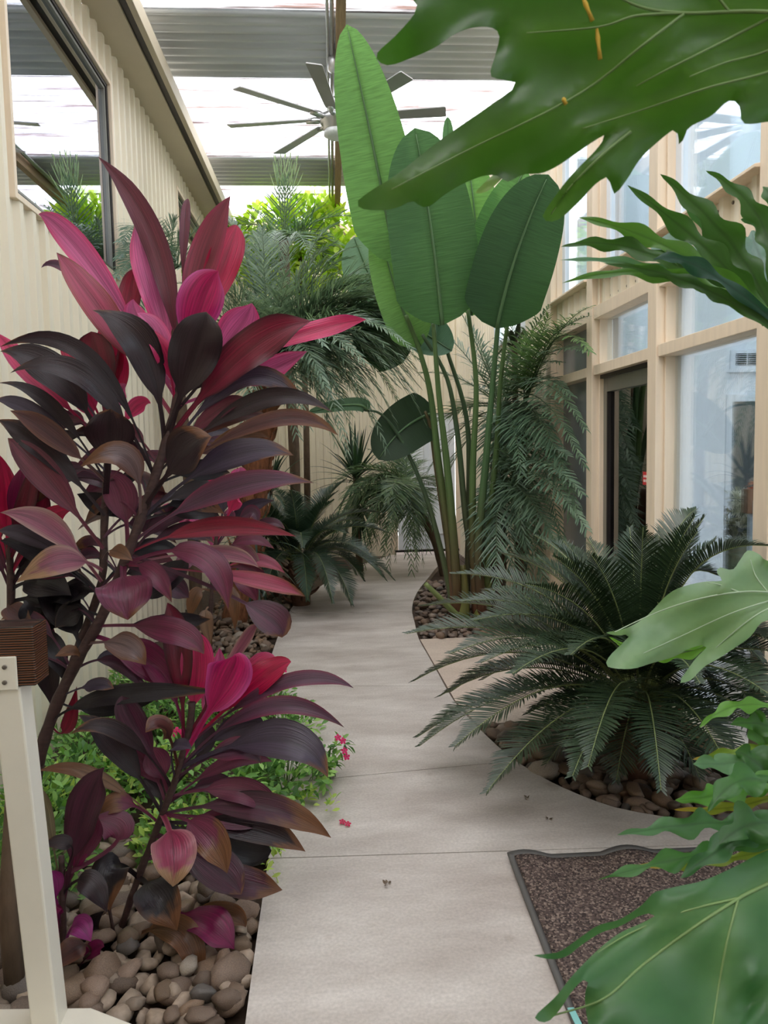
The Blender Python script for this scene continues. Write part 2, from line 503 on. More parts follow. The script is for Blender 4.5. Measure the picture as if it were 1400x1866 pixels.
# ---- left wall
WL = (4.0, 5.83, 2.85, 4.22); WL2 = (8.2, 9.9, 2.85, 4.28)
wl = empty('wall_left', (XL, 5, 0), 'cream ribbed metal wall on the left', kind='structure')
Y0 = -2.5
ribwall(wl, Vector((XL-0.024, Y0, 0)), Vector((0, 1, 0)), Vector((1, 0, 0)), YB-Y0, -0.06, 4.50,
        [(a-Y0, b-Y0, c, d) for a, b, c, d in (WL, WL2)], pitch=0.165, depth=0.03)
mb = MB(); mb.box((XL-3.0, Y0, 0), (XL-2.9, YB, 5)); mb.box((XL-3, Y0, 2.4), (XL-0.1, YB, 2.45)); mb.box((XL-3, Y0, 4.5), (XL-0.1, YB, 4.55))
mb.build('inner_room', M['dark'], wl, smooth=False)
def window_left(k, w):
    a, b, c, d = w
    t = empty('window_%d' % k, (XL, (a+b)/2, c), 'dark framed high window in the left ribbed wall, %s' % ('nearest, reflecting the palms' if k == 1 else 'further back behind the pink leaves'), kind='structure')
    def fr(nm, x0, x1, i0, i1, mat):
        for (y0, y1, z0, z1) in ((a+i0, a+i1, c+i0, d-i0), (b-i1, b-i0, c+i0, d-i0), (a+i1, b-i1, c+i0, c+i1), (a+i1, b-i1, d-i1, d-i0)):
            m_ = MB(); m_.box((x0, y0, z0), (x1, y1, z1)); m_.build(nm, mat, t, smooth=False, bevel=0.003)
    fr('outer_trim', XL-0.06, XL+0.012, -0.02, 0.012, M['cream'])
    fr('frame', XL-0.07, XL-0.012, 0.012, 0.04, M['black'])
    fr('sash', XL-0.06, XL-0.022, 0.04, 0.06, M['grey_alu'])
    m_ = MB(); m_.box((XL-0.05, a+0.045, c+0.045), (XL-0.042, b-0.045, d-0.045)); m_.build('pane', M['tinted'], t, smooth=False)
window_left(1, WL); window_left(2, WL2)
# eave: soffit, dark strip and gutter lip
ev = empty('trim_1', (XL, 5, 4.5), 'greige eave soffit with dark strip above the left wall', kind='structure')
mb = MB(); mb.box((XL-0.02, Y0, 4.50), (-1.335, YB, 4.55)); mb.build('soffit', M['soffit'], ev, smooth=False)
mb = MB(); mb.box((-1.335, Y0, 4.52), (-1.275, YB, 4.55)); mb.build('dark_strip', M['black'], ev, smooth=False)  # near-black strip filling the gap between soffit and fascia
mb = MB(); mb.box((-1.275, Y0, 4.49), (-1.23, YB, 4.62)); mb.build('fascia', M['soffit'], ev, smooth=False, bevel=0.004)

# ---- far wall with white door
wb = empty('wall_back', (0, YB, 0), 'cream ribbed metal wall closing the far end', kind='structure')
DX0 = at(722, 1000, YB).x; DX1 = DX0+0.95
ribwall(wb, Vector((XL-0.2, YB, 0)), Vector((1, 0, 0)), Vector((0, -1, 0)), XR-XL+0.4, -0.06, ZR,
        [(DX0-XL+0.2, DX1-XL+0.2, -0.06, 2.1)], pitch=0.11, depth=0.02, sheet=0.88)
mb = MB(); mb.box((-1.6, YB-0.06, ZR-0.16), (XR, YB-0.025, ZR-0.02)); mb.build('head_beam', M['cream'], wb, smooth=False)
dr = empty('door_1', (DX0+0.47, YB, 0), 'white panelled door at the end of the path', kind='structure')
mb = MB(); mb.box((DX0+0.04, YB-0.01, 0.03), (DX1-0.04, YB+0.03, 2.06)); mb.build('door_leaf', M['white'], dr, smooth=False)
for (a, b, c, d) in ((0.12, 0.44, 1.1, 1.9), (0.51, 0.83, 1.1, 1.9), (0.12, 0.44, 0.25, 0.95), (0.51, 0.83, 0.25, 0.95)):
    mb = MB(); mb.box((DX0+a, YB-0.03, c), (DX0+b, YB-0.008, d)); mb.build('door_panel', M['white'], dr, smooth=False, bevel=0.012)
for x0, x1, z0, z1 in ((DX0-0.04, DX0+0.03, 0, 2.13), (DX1-0.03, DX1+0.04, 0, 2.13), (DX0+0.03, DX1-0.03, 2.07, 2.13)):
    mb = MB(); mb.box((x0, YB-0.045, z0), (x1, YB+0.02, z1)); mb.build('door_frame', M['cream'], dr, smooth=False)
mb = MB(); mb.box((DX0-0.02, YB-0.09, 0.0), (DX1, YB-0.03, 0.03)); mb.build('threshold', M['black'], dr, smooth=False)

# ---- right wall: post and beam glazing
wr = empty('wall_right', (XR, 5, 0), 'cream timber and glass wall on the right', kind='structure')
PY_ = [(6.20, 6.32), (5.20, 5.32), (4.15, 4.272), (3.03, 3.15), (1.95, 2.07), (0.85, 0.97), (-0.25, -0.13), (-1.3, -1.18)]
for (a, b) in PY_:
    mb = MB()
    mb.box((XF+0.002, a+0.006, 0), (XR+0.048, b, 4.15))
    mb.box((XF+0.05, a-0.012, 0), (XR+0.03, a+0.006, 4.15))
    mb.build('post', M['cream'], wr, smooth=False, bevel=0.004)
def rail(y0, y1, z0, z1, xf, slope=0.0, name='rail', mat=None):
    v = [(xf, y0, z0), (XR+0.05, y0, z0), (XR+0.05, y1, z0), (xf, y1, z0), (xf, y0, z1-slope), (XR+0.05, y0, z1), (XR+0.05, y1, z1), (xf, y1, z1-slope)]
    f = [(0, 3, 2, 1), (4, 5, 6, 7), (0, 1, 5, 4), (1, 2, 6, 5), (2, 3, 7, 6), (3, 0, 4, 7)]
    m_ = MB(); m_.add(v, f); return m_.build(name, mat or M['cream'], wr, smooth=False, bevel=0.003)
for (a, b), (c, d) in zip(PY_[1:], PY_[:-1]):
    rail(b, c, 2.03, 2.115, XF+0.012, 0.018)              # door head
    rail(b, c, 2.41, 2.495, XF+0.012, 0.0, 'beam')
    m_ = MB(); ribbed(m_, Vector((XR-0.03, b, 0)), Vector((0, 1, 0)), Vector((-1, 0, 0)), c-b, 2.495, SILL-0.02, pitch=0.14, depth=0.03)
    m_.build('panel', M['wall'], wr, smooth=False)
    rail(b, c, SILL-0.02, SILL+0.025, XF-0.02, 0.03, 'sill')
    for k in range(int((c-b)/0.14)):
        for zz in (2.54, 2.65):
            m_ = MB(); m_.lathe([(0.009, 0), (0.009, 0.004), (0.005, 0.007)], 0, 0, 0, 8)
            q = m_.v[0].copy(); m_.v[0] = np.stack([XR-0.031-q[:, 2], b+0.05+k*0.14+q[:, 0], zz+q[:, 1]], 1)
            m_.build('screw', M['screw'], wr)
    door = abs(b-4.272) < 0.01
    zs = ((2.115, 2.41), (SILL+0.025, 4.15)) if door else ((0.1, 2.03), (2.115, 2.41), (SILL+0.025, 4.15))
    for (z0, z1) in zs:
        m_ = MB(); m_.box((XR+0.005, b, z0), (XR+0.013, c, z1)); m_.build('pane', M['greypane'] if (b > 5.3 and z0 < 2.3) else M['glass'], wr, smooth=False)
    m_ = MB(); m_.box((XR-0.005, b, SILL+0.02), (XR+0.03, b+0.045, 4.15)); m_.build('window_jamb', M['white'], wr, smooth=False)
    m_ = MB(); m_.box((XR-0.005, c-0.08, SILL+0.02), (XR+0.03, c, 4.15)); m_.build('window_jamb', M['white'], wr, smooth=False)
    if not door: rail(b, c, 0.0, 0.1, XF+0.03, 0.0, 'bottom_rail')
mb = MB(); mb.box((XF, -1.3, 4.15), (XR+0.05, 6.32, 4.3)); mb.build('head_beam', M['cream'], wr, smooth=False)
ribwall(wr, Vector((XR, -1.3, 0)), Vector((0, 1, 0)), Vector((-1, 0, 0)), 7.6, 4.3, ZR-0.05, [])
ribwall(wr, Vector((XR, 6.32, 0)), Vector((0, 1, 0)), Vector((-1, 0, 0)), YB-6.32, -0.06, ZR-0.05, [(1.05, 2.3, SILL, 4.1)], pitch=0.14, depth=0.03)
w4 = empty('window_3', (XR, 8, SILL), 'high window far back in the right wall', kind='structure')
mb = MB(); mb.box((XR+0.0, 7.37, SILL), (XR+0.02, 8.62, 4.1)); mb.build('pane', M['glass'], w4, smooth=False)
for y0, y1, z0, z1 in ((7.37, 7.43, SILL, 4.1), (8.56, 8.62, SILL, 4.1), (7.3, 8.7, SILL-0.05, SILL)):
    mb = MB(); mb.box((XR-0.05, y0, z0), (XR+0.04, y1, z1)); mb.build('frame', M['white'], w4, smooth=False)

# glass door in the second bay
d2 = empty('door_2', (XR, 4.74, 0), 'grey framed glass door in the right wall, closed', kind='structure')
D0, D1 = 4.285, 5.19
for y0, y1, z0, z1, nm in ((D1-0.075, D1, 0.02, 2.01, 'stile'), (D0, D0+0.075, 0.02, 2.01, 'stile'), (D0+0.075, D1-0.075, 1.91, 2.01, 'top_rail'), (D0+0.075, D1-0.075, 0.02, 0.22, 'bottom_rail')):
    mb = MB(); mb.box((XR-0.02, y0, z0), (XR+0.03, y1, z1)); mb.build(nm, M['grey_alu'], d2, smooth=False, bevel=0.003)
mb = MB(); mb.box((XR-0.045, D0, 2.005), (XR+0.02, D1, 2.03)); mb.build('door_closer_head', M['black'], d2, smooth=False)
for y0, y1 in ((D1-0.09, D1-0.075), (D0+0.075, D0+0.09)):
    mb = MB(); mb.box((XR-0.025, y0, 0.22), (XR+0.025, y1, 1.91)); mb.build('gasket', M['black'], d2, smooth=False)
mb = MB(); mb.box((XR+0.0, D0+0.09, 0.22), (XR+0.008, D1-0.09, 1.91)); mb.build('pane', M['doorglass'], d2, smooth=False)
mb = MB(); mb.box((XR+0.03, D0+0.03, 1.02), (XR+0.06, D1-0.04, 1.07)); mb.build('push_bar', M['grey_alu'], d2, smooth=False)
mb = MB(); mb.box((XR-0.004, D0+0.09, 1.30), (XR-0.001, D0+0.26, 1.38)); st = mb.build('sticker', M['red'], d2, smooth=False)
mb = MB()
for r_, zz in ((0, 1.345), (1, 1.318)):
    for q in range(5): mb.box((XR-0.0055, D0+0.105+q*0.03, zz), (XR-0.004, D0+0.128+q*0.03, zz+0.015))
mb.build('print', M['stickerwhite'], st, smooth=False)

# room behind the glass
rm = empty('interior_room', (3.4, 6, 0), 'white room wall with dark windows seen through the right glazing', kind='structure')
YI = 6.0
def xi(px): return at(px, 820, YI).x
def zi(py): return at(1330, py, YI).z
ztop = zi(719); zsh = zi(679)
for (x0, x1, z0, z1) in ((XR+0.07, xi(1150), 0, ztop), (xi(1291), xi(1320), 0, ztop), (xi(1470), 5.0, 0, ztop), (XR+0.07, 5.0, ztop, 4.6)):
    mb = MB(); mb.box((x0, YI, z0), (x1, YI+0.08, z1)); mb.build('wall_section', M['white'], rm, smooth=False)
for (x0, x1) in ((xi(1150), xi(1291)), (xi(1320), xi(1470))):
    for (a, b, c, d) in ((x0-0.0, x0+0.05, 0.05, ztop), (x1-0.05, x1, 0.05, ztop), (x0+0.05, x1-0.05, ztop-0.06, ztop)):
        mb = MB(); mb.box((a, YI-0.03, c), (b, YI+0.02, d)); mb.build('window_casing', M['white'], rm, smooth=False, bevel=0.006)
    mb = MB(); mb.box((x0, YI+0.12, 0), (x1, YI+0.14, ztop)); mb.build('dark_backing', M['dark'], rm, smooth=False)  # dark sheet behind the pane in place of an unlit room
    mb = MB(); mb.box((x0+0.05, YI+0.02, 0), (x1-0.05, YI+0.03, ztop-0.06)); mb.build('pane', M['doorglass'], rm, smooth=False)
mb = MB(); mb.box((XR+0.1, YI-0.03, zsh), (5.0, YI, zsh+0.03)); mb.build('picture_rail', M['white'], rm, smooth=False)
mb = MB(); mb.box((5.0, -1.3, 0), (5.06, 6, 4.6)); mb.build('side_wall', M['white'], rm, smooth=False)
mb = MB(); mb.box((XR+0.07, -1.3, 4.6), (5.0, 6.1, 4.65)); mb.build('room_ceiling', M['white'], rm, smooth=False)
mb = MB(); mb.box((XR+0.07, -1.3, -0.05), (5.0, 6.0, 0.0)); mb.build('room_floor', M['pad'], rm, smooth=False)
# stepped white jambs just inside the second post
for i, (y0, y1, x0, x1) in enumerate(((4.10, 4.16, XR+0.02, XR+0.10), (4.12, 4.2, XR+0.10, XR+0.16), (4.14, 4.26, XR+0.16, XR+0.30), (5.16, 5.26, XR+0.07, XR+0.2))):
    mb = MB(); mb.box((x0, y0, 0), (x1, y1, 4.4)); mb.build('inner_jamb', M['white'], rm, smooth=False, bevel=0.004)
for (lx_, ly_) in ((3.2, 4.6), (3.4, 2.4)):  # unseen lamps added to brighten the room behind the glass
    lp = empty('added_fill_light', (lx_, ly_, 4.6), 'unseen round fill lamp added to brighten the room behind the glass, %s' % ('nearer the back wall' if ly_ > 4 else 'nearer the entrance'), 'light')
    mb = MB(); mb.lathe([(0.2, -0.06), (0.22, -0.03), (0.22, 0.0)], lx_, ly_, 4.6, 24); mb.build('shade', M['lampglass'], lp)
    ld = bpy.data.lights.new('lamp', 'POINT'); ld.energy = 24; ld.shadow_soft_size = 0.2; ld.color = (0.86, 0.93, 1.0)
    lo = bpy.data.objects.new('lamp', ld); COL.objects.link(lo); lo.parent = lp; lo.location = (0, 0, -0.35)
vg = empty('vent_grille', at(1368, 655, YI-0.02), 'white wall vent grille with three louvred openings above the dark window', 'vent')
vx0, vx1, vz0, vz1 = at(1330, 655, YI).x, at(1412, 655, YI).x, zi(673), zi(638)
mb = MB(); mb.box((vx0, YI-0.02, vz0), (vx1, YI-0.001, vz1)); mb.build('frame', M['white'], vg, smooth=False, bevel=0.004)
ww = (vx1-vx0-0.06)/3
for k in range(3):
    a = vx0+0.03+k*ww
    mb = MB(); mb.box((a+0.008, YI-0.024, vz0+0.03), (a+ww-0.008, YI-0.0205, vz1-0.03)); op = mb.build('dark_slot', M['dark'], vg, smooth=False)  # dark plate on the frame, the shade of an open slot as colour
    for q in range(6):
        zz = vz0+0.034+q*(vz1-vz0-0.06)/6
        mb = MB(); mb.box((a+0.008, YI-0.03, zz), (a+ww-0.008, YI-0.0245, zz+0.003)); mb.build('louvre', M['white'], op, smooth=False)
# brown plate hung inside behind the door
bp = MB(); q0 = at(1152, 780, 5.6); q1 = at(1190, 764, 5.6); bp.box((q0.x, 5.6, q0.z), (q1.x, 5.62, q1.z+0.005))
tag(bp.build('wall_plaque', M['brass'], smooth=False, bevel=0.003), 'small brown wooden plaque seen through the glass door', 'plaque')

# ---- unseen wall behind the camera, added to block sky light from behind
wf = empty('wall_front_added', (0, -2.6, 0), 'unseen cream ribbed wall added behind the viewpoint to block sky light', kind='structure')
ribwall(wf, Vector((XL-0.1, -2.6, 0)), Vector((1, 0, 0)), Vector((0, 1, 0)), XR-XL+0.2, -0.06, ZR-0.1, [])
mb = MB(); mb.box((XR+0.06, -2.6, 0), (XR+0.1, -1.3, 4.4)); mb.build('return_wall', M['wall'], wf, smooth=False)

# ---- ceiling sheets
cl = empty('ceiling', (0.2, 5, ZR), 'corrugated roof of alternating grey metal and clear sheets', kind='structure')
edges = [(-2.50, 'o'), (-1.55, 'c'), (-0.6, 'c'), (0.35, 'o'), (1.29, 'c'), (2.23, 'c'), (3.18, 'o'), (4.13, 'c'), (5.07, 'c'), (6.02, 'o'), (7.03, 'c'), (7.96, 'c'), (8.90, 'o'), (9.85, 'c'), (10.8, 'c'), (11.8, None)]
for (y0, k), (y1, _) in zip(edges[:-1], edges[1:]):
    n = int((y1-y0+0.03)/0.0135)
    ys = np.linspace(y0, y1+0.03, n)
    zz = ZR + (0.012 if k == 'o' else 0.0) + 0.014*np.sign(np.sin(ys*2*math.pi/0.12))*np.abs(np.sin(ys*2*math.pi/0.12))**0.6
    v, f = [], []
    for y, z in zip(ys, zz): v += [(-2.3, y, z), (2.8, y, z)]
    for i in range(n-1): f.append((2*i, 2*i+1, 2*i+3, 2*i+2))
    mb = MB(); mb.add(v, f); mb.build('roof_sheet', M['steelroof'] if k == 'o' else M['clear'], cl)
XB = 0.10
mb = MB(); mb.box((XB, -2.8, ZR-0.16), (XB+0.07, YB-0.03, ZR-0.02)); mb.build('beam', M['beamwood'], cl, smooth=False)
for x, z, r_ in ((XB-0.03, ZR-0.06, 0.016), (XB-0.065, ZR-0.07, 0.012)):
    mb = MB(); mb.tube([(x, -2.8, z), (x, 4, z), (x, YB-0.1, z)], r_, 8); mb.build('conduit', M['galv'], cl)

# ------------------------------------------------------------------ ceiling fan
FY = 6.56
fc = at(612, 222, FY); FX, FZ = fc.x, fc.z
fan = empty('ceiling_fan', (FX, FY, ZR-0.05), 'brushed nickel eight bladed ceiling fan with lamp under the clear roof', 'fan')
mb = MB(); mb.lathe([(0.02, -0.16), (0.055, -0.14), (0.06, -0.03), (0.05, 0.0)], FX, FY, ZR-0.03, 20); mb.build('canopy', M['chrome'], fan)
mb = MB(); mb.lathe([(0.016, 0), (0.016, ZR-0.1-FZ)], FX, FY, FZ, 12); mb.build('downrod', M['chrome'], fan)
mb = MB(); mb.lathe([(0.03, 0.06), (0.03, 0.14), (0.04, 0.15), (0.04, 0.19), (0.02, 0.2)], FX, FY, FZ, 16); mb.build('coupling', M['chrome'], fan)
mb = MB(); mb.lathe([(0.09, -0.08), (0.105, -0.07), (0.11, -0.02), (0.13, -0.01), (0.13, 0.04), (0.09, 0.065), (0.03, 0.07)], FX, FY, FZ, 28); mb.build('motor_housing', M['chrome'], fan)
mb = MB(); mb.lathe([(0.02, -0.135), (0.07, -0.13), (0.1, -0.11), (0.1, -0.075), (0.05, -0.07)], FX, FY, FZ, 24); mb.build('lamp_shade', M['lampglass'], fan)
for k in range(8):
    az = R(-10+45*k)
    d = np.array([-math.sin(az), math.cos(az), 0]); s = np.array([d[1], -d[0], 0]); u = np.array([0, 0, 1.0])
    pv, tilt = [], 0.2
    for (r_, w_) in ((0.2, 0.045), (0.3, 0.05), (0.9, 0.062), (0.915, 0.055)):
        for sg in (-1, 1):
            for t_ in (0, 0.008):
                pv.append(npv((FX, FY, FZ+0.02)) + d*r_ + s*sg*w_ + u*(sg*w_*tilt + t_))
    f = []
    for i in range(3):
        a = i*4; b = a+4
        f += [(a, b, b+2, a+2), (a+1, a+3, b+3, b+1), (a, a+1, b+1, b), (a+2, b+2, b+3, a+3)]
    f += [(0, 2, 3, 1), (12, 13, 15, 14)]
    mb = MB(); mb.add(pv, f); bl = mb.build('blade', M['blade'], fan, smooth=False)
    mb = MB(); mb.tube([npv((FX, FY, FZ+0.015))+d*0.11, npv((FX, FY, FZ+0.02))+d*0.17, npv((FX, FY, FZ+0.018))+d*0.25], (0.02, 0.028, 0.02), 8); mb.build('blade_arm', M['chrome'], bl)

# ------------------------------------------------------------------ leaf builders
def bez(b, m, t, v):
    c = 2*m-0.5*(b+t)
    v = v[:, None]
    return (1-v)**2*b + 2*v*(1-v)*c + v**2*t

def prof_fn(shape, v, pet, tipx=4.6):
    x = np.clip((v-pet)/(1-pet), 0, 1)
    if shape == 'cord': p = (x**0.7)*((1-x)**0.95)/0.332*(1-0.25*np.clip((x-0.75)*4, 0, 1))
    elif shape == 'paddle': p = np.clip(x*6.5, 0, 1)**0.55*np.clip(1-x**tipx, 0, 1)**0.62*1.03
    elif shape == 'strap': p = np.clip(np.minimum(0.5+x*2.5, (1-x)**0.75*1.25), 0, 1)
    elif shape == 'oval': p = np.sin(np.pi*x**0.8)
    else: p = np.clip(0.35+x*1.6, 0, 1)*np.clip((1-x)*2.6, 0, 1)**0.75
    return np.clip(p, 0, 1.05)

def blade(mb, b, m, t, w, nrm, shape='cord', pet=0.18, petw=0.12, fold=0.18, wave=0.05, nw=2.0, twist=0.0, lobes=0, lobe_amp=0.3,
          mid=(0.1, 0.1, 0.1), edge=None, tipc=None, tip=0.0, nv=18, nu=6, curl=0.0, mi=0, tipx=4.6):
    b, m, t, nrm = npv(b), npv(m), npv(t), npv(nrm)
    v = np.linspace(0, 1, nv+1)
    C = bez(b, m, t, v)
    T = norm(np.gradient(C, axis=0))
    S = norm(np.cross(T, nrm[None, :])); Nn = np.cross(S, T)
    if twist:
        a = (twist*(v-0.3))[:, None]
        S, Nn = S*np.cos(a)+Nn*np.sin(a), Nn*np.cos(a)-S*np.sin(a)
    p = prof_fn(shape, v, pet, tipx)
    p = np.maximum(p, petw*(1-v)**0.3*np.where(v < 0.97, 1, 0))
    u = np.linspace(-1, 1, nu+1)
    ph = rng.uniform(0, 6.28, 2)
    hw = np.stack([p, p], 1)
    if lobes:
        for k in (0, 1):
            hw[:, k] = p*(1-lobe_amp*(0.5+0.5*np.sin(v*lobes*6.283+ph[k]))*np.clip(v*3, 0, 1))
    U = np.where(u[None, :] < 0, hw[:, :1]*u[None, :], hw[:, 1:]*u[None, :])*(w/2)
    au = np.abs(u)[None, :]
    H = fold*np.abs(U) + wave*w*np.sin(v*nw*6.283+ph[0])[:, None]*(u[None, :])*au*p[:, None] + wave*0.6*w*np.sin(v*nw*9.1+ph[1])[:, None]*au**2*p[:, None]
    H = H - curl*w*au**2*p[:, None]
    P = C[:, None, :] + S[:, None, :]*U[:, :, None] + Nn[:, None, :]*H[:, :, None]
    f = []
    n1 = nu+1
    for i in range(nv):
        for j in range(nu):
            a = i*n1+j
            f.append((a, a+1, a+n1+1, a+n1))
    mid = np.array(mid); edge = mid if edge is None else np.array(edge)
    e = np.clip((au-0.55)/0.45, 0, 1)**1.2*np.ones_like(U)
    cc = mid[None, None, :]*(1-e[..., None]) + edge[None, None, :]*e[..., None]
    cc = cc*(1-0.28*np.exp(-(au/0.12)**2))[..., None]
    if tipc is not None and tip > 0:
        k = np.clip((v[:, None] + 0.16*(au-0.4) + rng.normal(0, 0.035, U.shape) - (1-tip))/0.08, 0, 1)
        if tip > 0.12: k = np.maximum(k, np.clip((au-0.82)*4, 0, 1)*np.clip((v[:, None]-0.45)*3, 0, 1)*0.8)
        cc = cc*(1-k[..., None]) + np.array(tipc)[None, None, :]*k[..., None]
    uv = np.stack([np.broadcast_to(u[None, :]*0.5+0.5, U.shape)+rng.uniform(0, 5), np.broadcast_to(v[:, None], U.shape)*1.0+rng.uniform(0, 5)], -1)
    mb.add(P.reshape(-1, 3), f, cc.reshape(-1, 3), uv.reshape(-1, 2), mi)
    return mb

def tocam(p):
    return norm(npv(CAMP)-npv(p))

def frond(P0, P1, P2, n=50, L=0.2, w=0.012, v0=0.12, vang=0.35, droop=0.1, col=(0.03, 0.08, 0.05), col2=None, a0=70, a1=28, jit=0.05, upref=None, lshape='palm'):
    """leaflets along a rachis; returns (leaflets, rachis) mesh builders"""
    P0, P1, P2 = npv(P0), npv(P1), npv(P2)
    t = np.linspace(v0, 0.995, n)
    C = bez(P0, P1, P2, t)
    T = norm(np.gradient(C, axis=0))
    if upref is None:
        h = P2-P0; h[2] = 0
        if np.linalg.norm(h) < 0.05: h = np.array([0.3, -1.0, 0])
        S = np.broadcast_to(norm(np.cross(h, [0, 0, 1.0])), T.shape)
        S = norm(S+0.25*np.sin(t*3+rng.uniform(0, 6))[:, None]*np.cross(S, T)*0.6)
    else: S = norm(np.cross(T, np.array(upref)[None, :]))
    Nn = np.cross(S, T)
    x = (t-v0)/(1-v0)
    if lshape == 'cycad': Lx = L*np.clip(x*6+0.35, 0, 1)*np.clip((1.02-x)*3.2, 0.22, 1)
    else: Lx = L*np.clip(x*3+0.45, 0, 1)*np.clip((1.04-x)*1.7, 0.3, 1)
    A = np.radians(a0+(a1-a0)*x)
    mb = MB()
    VV, FF, CC = [], [], []
    o = 0
    c1 = np.array(col); c2 = np.array(col2 if col2 is not None else col)
    for sg in (-1, 1):
        a = A+rng.normal(0, jit, n); va = vang+rng.normal(0, jit*1.5, n)
        D = norm(T*np.cos(a)[:, None] + (S*sg*np.cos(va)[:, None]+Nn*np.sin(va)[:, None])*np.sin(a)[:, None])
        Wd = norm(T-D*np.sum(T*D, 1)[:, None])
        ll = (Lx*(1+rng.normal(0, 0.06, n)))[:, None]
        g = np.array([0, 0, -1.0])[None, :]
        b = C
        m1 = b+D*ll*0.4+g*ll*droop*0.2
        m2 = b+D*ll*0.75+g*ll*droop*0.62
        tp = b+D*ll*1.0+g*ll*droop*1.2
        V = np.stack([b-Wd*w*0.35, b+Wd*w*0.35, m1-Wd*w*0.5, m1+Wd*w*0.5, m2-Wd*w*0.4, m2+Wd*w*0.4, tp], 1)
        VV.append(V.reshape(-1, 3))
        k = rng.uniform(0, 1, n)[:, None]
        c = (c1*(1-k)+c2*k)
        CC.append(np.repeat(c, 7, 0))
        for i in range(n):
            q = o+i*7
            FF += [(q, q+1, q+3, q+2), (q+2, q+3, q+5, q+4), (q+4, q+5, q+6)]
        o += n*7
    mb.add(np.concatenate(VV), FF, np.concatenate(CC), np.zeros((o, 2)))
    mb.v[0][:, 0] = np.clip(mb.v[0][:, 0], XL+0.02, 1.755)
    rb = MB()
    tt = np.linspace(0, 1, 14)
    RC = bez(P0, P1, P2, tt); RC[:, 0] = np.clip(RC[:, 0], XL+0.03, 1.745)
    rb.tube(RC, np.linspace(max(0.006, w*0.75), 0.0015, 14), 5)
    return mb, rb

def frond_to(parent, P0, P1, P2, mat, rmat, **kw):
    a, b = frond(P0, P1, P2, **kw)
    o = a.build('frond', mat, parent)
    b.build('midrib', rmat, o)
    return o

# ------------------------------------------------------------------ river pebbles
LY = np.array([p.y for p in L_]); LX = np.array([p.x for p in L_]); o_ = np.argsort(LY); LY, LX = LY[o_], LX[o_]
RY = np.array([p.y for p in R_]); RX = np.array([p.x for p in R_]); o_ = np.argsort(RY); RY, RX = RY[o_], RX[o_]
def lx(y): return float(np.interp(y, LY, LX))
def rx(y): return float(np.interp(y, RY, RX))
pebble_meshes = []
for k in range(12):
    bm = bmesh.new()
    bmesh.ops.create_icosphere(bm, subdivisions=2, radius=0.5)
    sc = (rng.uniform(0.9, 1.35), rng.uniform(0.7, 1.0), rng.uniform(0.5, 0.75))
    pl_ = [(norm(rng.normal(0, 1, 3)), rng.uniform(0.26, 0.42)) for _ in range(9)]
    for v in bm.verts:
        p = npv(v.co)
        for n_, h_ in pl_:
            d_ = p@n_
            if d_ > h_: p = p-n_*(d_-h_)*0.9
        p *= 1+rng.normal(0, 0.012)
        v.co = p*np.array(sc)
    me = bpy.data.meshes.new('pebble'); bm.to_mesh(me); bm.free()
    me.polygons.foreach_set('use_smooth', np.ones(len(me.polygons), dtype=bool))
    ca = me.color_attributes.new('Col', 'FLOAT_COLOR', 'POINT')
    ca.data.foreach_set('color', np.full(len(me.vertices)*4, 0.5, dtype=np.float32))
    me.materials.append(M['pebble'])
    pebble_meshes.append(me)
PV = [np.array([v.co[:] for v in me.vertices]) for me in pebble_meshes]
PF = [[tuple(p.vertices) for p in me.polygons] for me in pebble_meshes]

def pebble_bed(label, inside, x0, x1, y0, y1, step, size, nparts, avoid=()):
    bed = empty('river_rock_bed', ((x0+x1)/2, (y0+y1)/2, -0.05), label, kind='structure')
    pts = []
    for layer in range(2):
        y = y0
        while y < y1:
            x = x0 + (0.5*step if layer else 0)
            while x < x1:
                px, py = x+rng.normal(0, step*0.25), y+rng.normal(0, step*0.25)
                s = size*rng.choice([0.7, 0.9, 1.0, 1.25, 1.6], p=[0.25, 0.28, 0.25, 0.15, 0.07])
                if inside(px, py, s*0.5) and (layer == 0 or rng.random() < 0.55):
                    pts.append((px, py, -0.035+0.03*layer+rng.uniform(0, 0.012)+s*0.12, s))
                x += step
            y += step
    pts.sort(key=lambda p: -(p[3]/p[1]*(1.5 if p[2] > 0 else 1)))
    org = ORG[bed.name]
    stuff = MB()
    for i, (x, y, z, s) in enumerate(pts):
        k = i % 12
        rot = Matrix.Rotation(rng.uniform(0, 6.28), 3, 'Z') @ Matrix.Rotation(rng.normal(0, 0.3), 3, 'X')
        if i < nparts:
            o = bpy.data.objects.new('pebble', pebble_meshes[k])
            o.matrix_world = Matrix.LocRotScale(Vector((x, y, z))-org, rot, Vector((s, s, s)))
            COL.objects.link(o); o.parent = bed
        else:
            tone = rng.choice([0.38, 0.5, 0.55, 0.62])
            stuff.add(PV[k]*s @ np.array(rot.transposed()) + np.array((x, y, z)), PF[k], (tone, tone*0.95, tone*0.9))
    if stuff.n: stuff.build('small_pebbles', M['pebble'], bed, kind='stuff')
    return bed
ypad0, ypad1 = fl(866, 1318).y, PY
pebble_bed('bed of brown river pebbles at the near left edge of the path', lambda x, y, r: x+r*0.7 < lx(y) and x > XL+0.08, -1.5, 0.1, 1.55, 3.0, 0.062, 0.088, 300)
pebble_bed('bed of grey river pebbles along the left path edge under the far cordyline', lambda x, y, r: x+r*0.7 < lx(y) and x > XL+0.08, -1.2, 0.6, 4.6, 8.3, 0.085, 0.085, 300)
pebble_bed('bed of river pebbles round the foot of the bird of paradise stems', lambda x, y, r: x-r*0.7 > rx(y) and x < XR-0.1, 0.5, 1.8, ypad1+0.05, 8.6, 0.075, 0.078, 260)
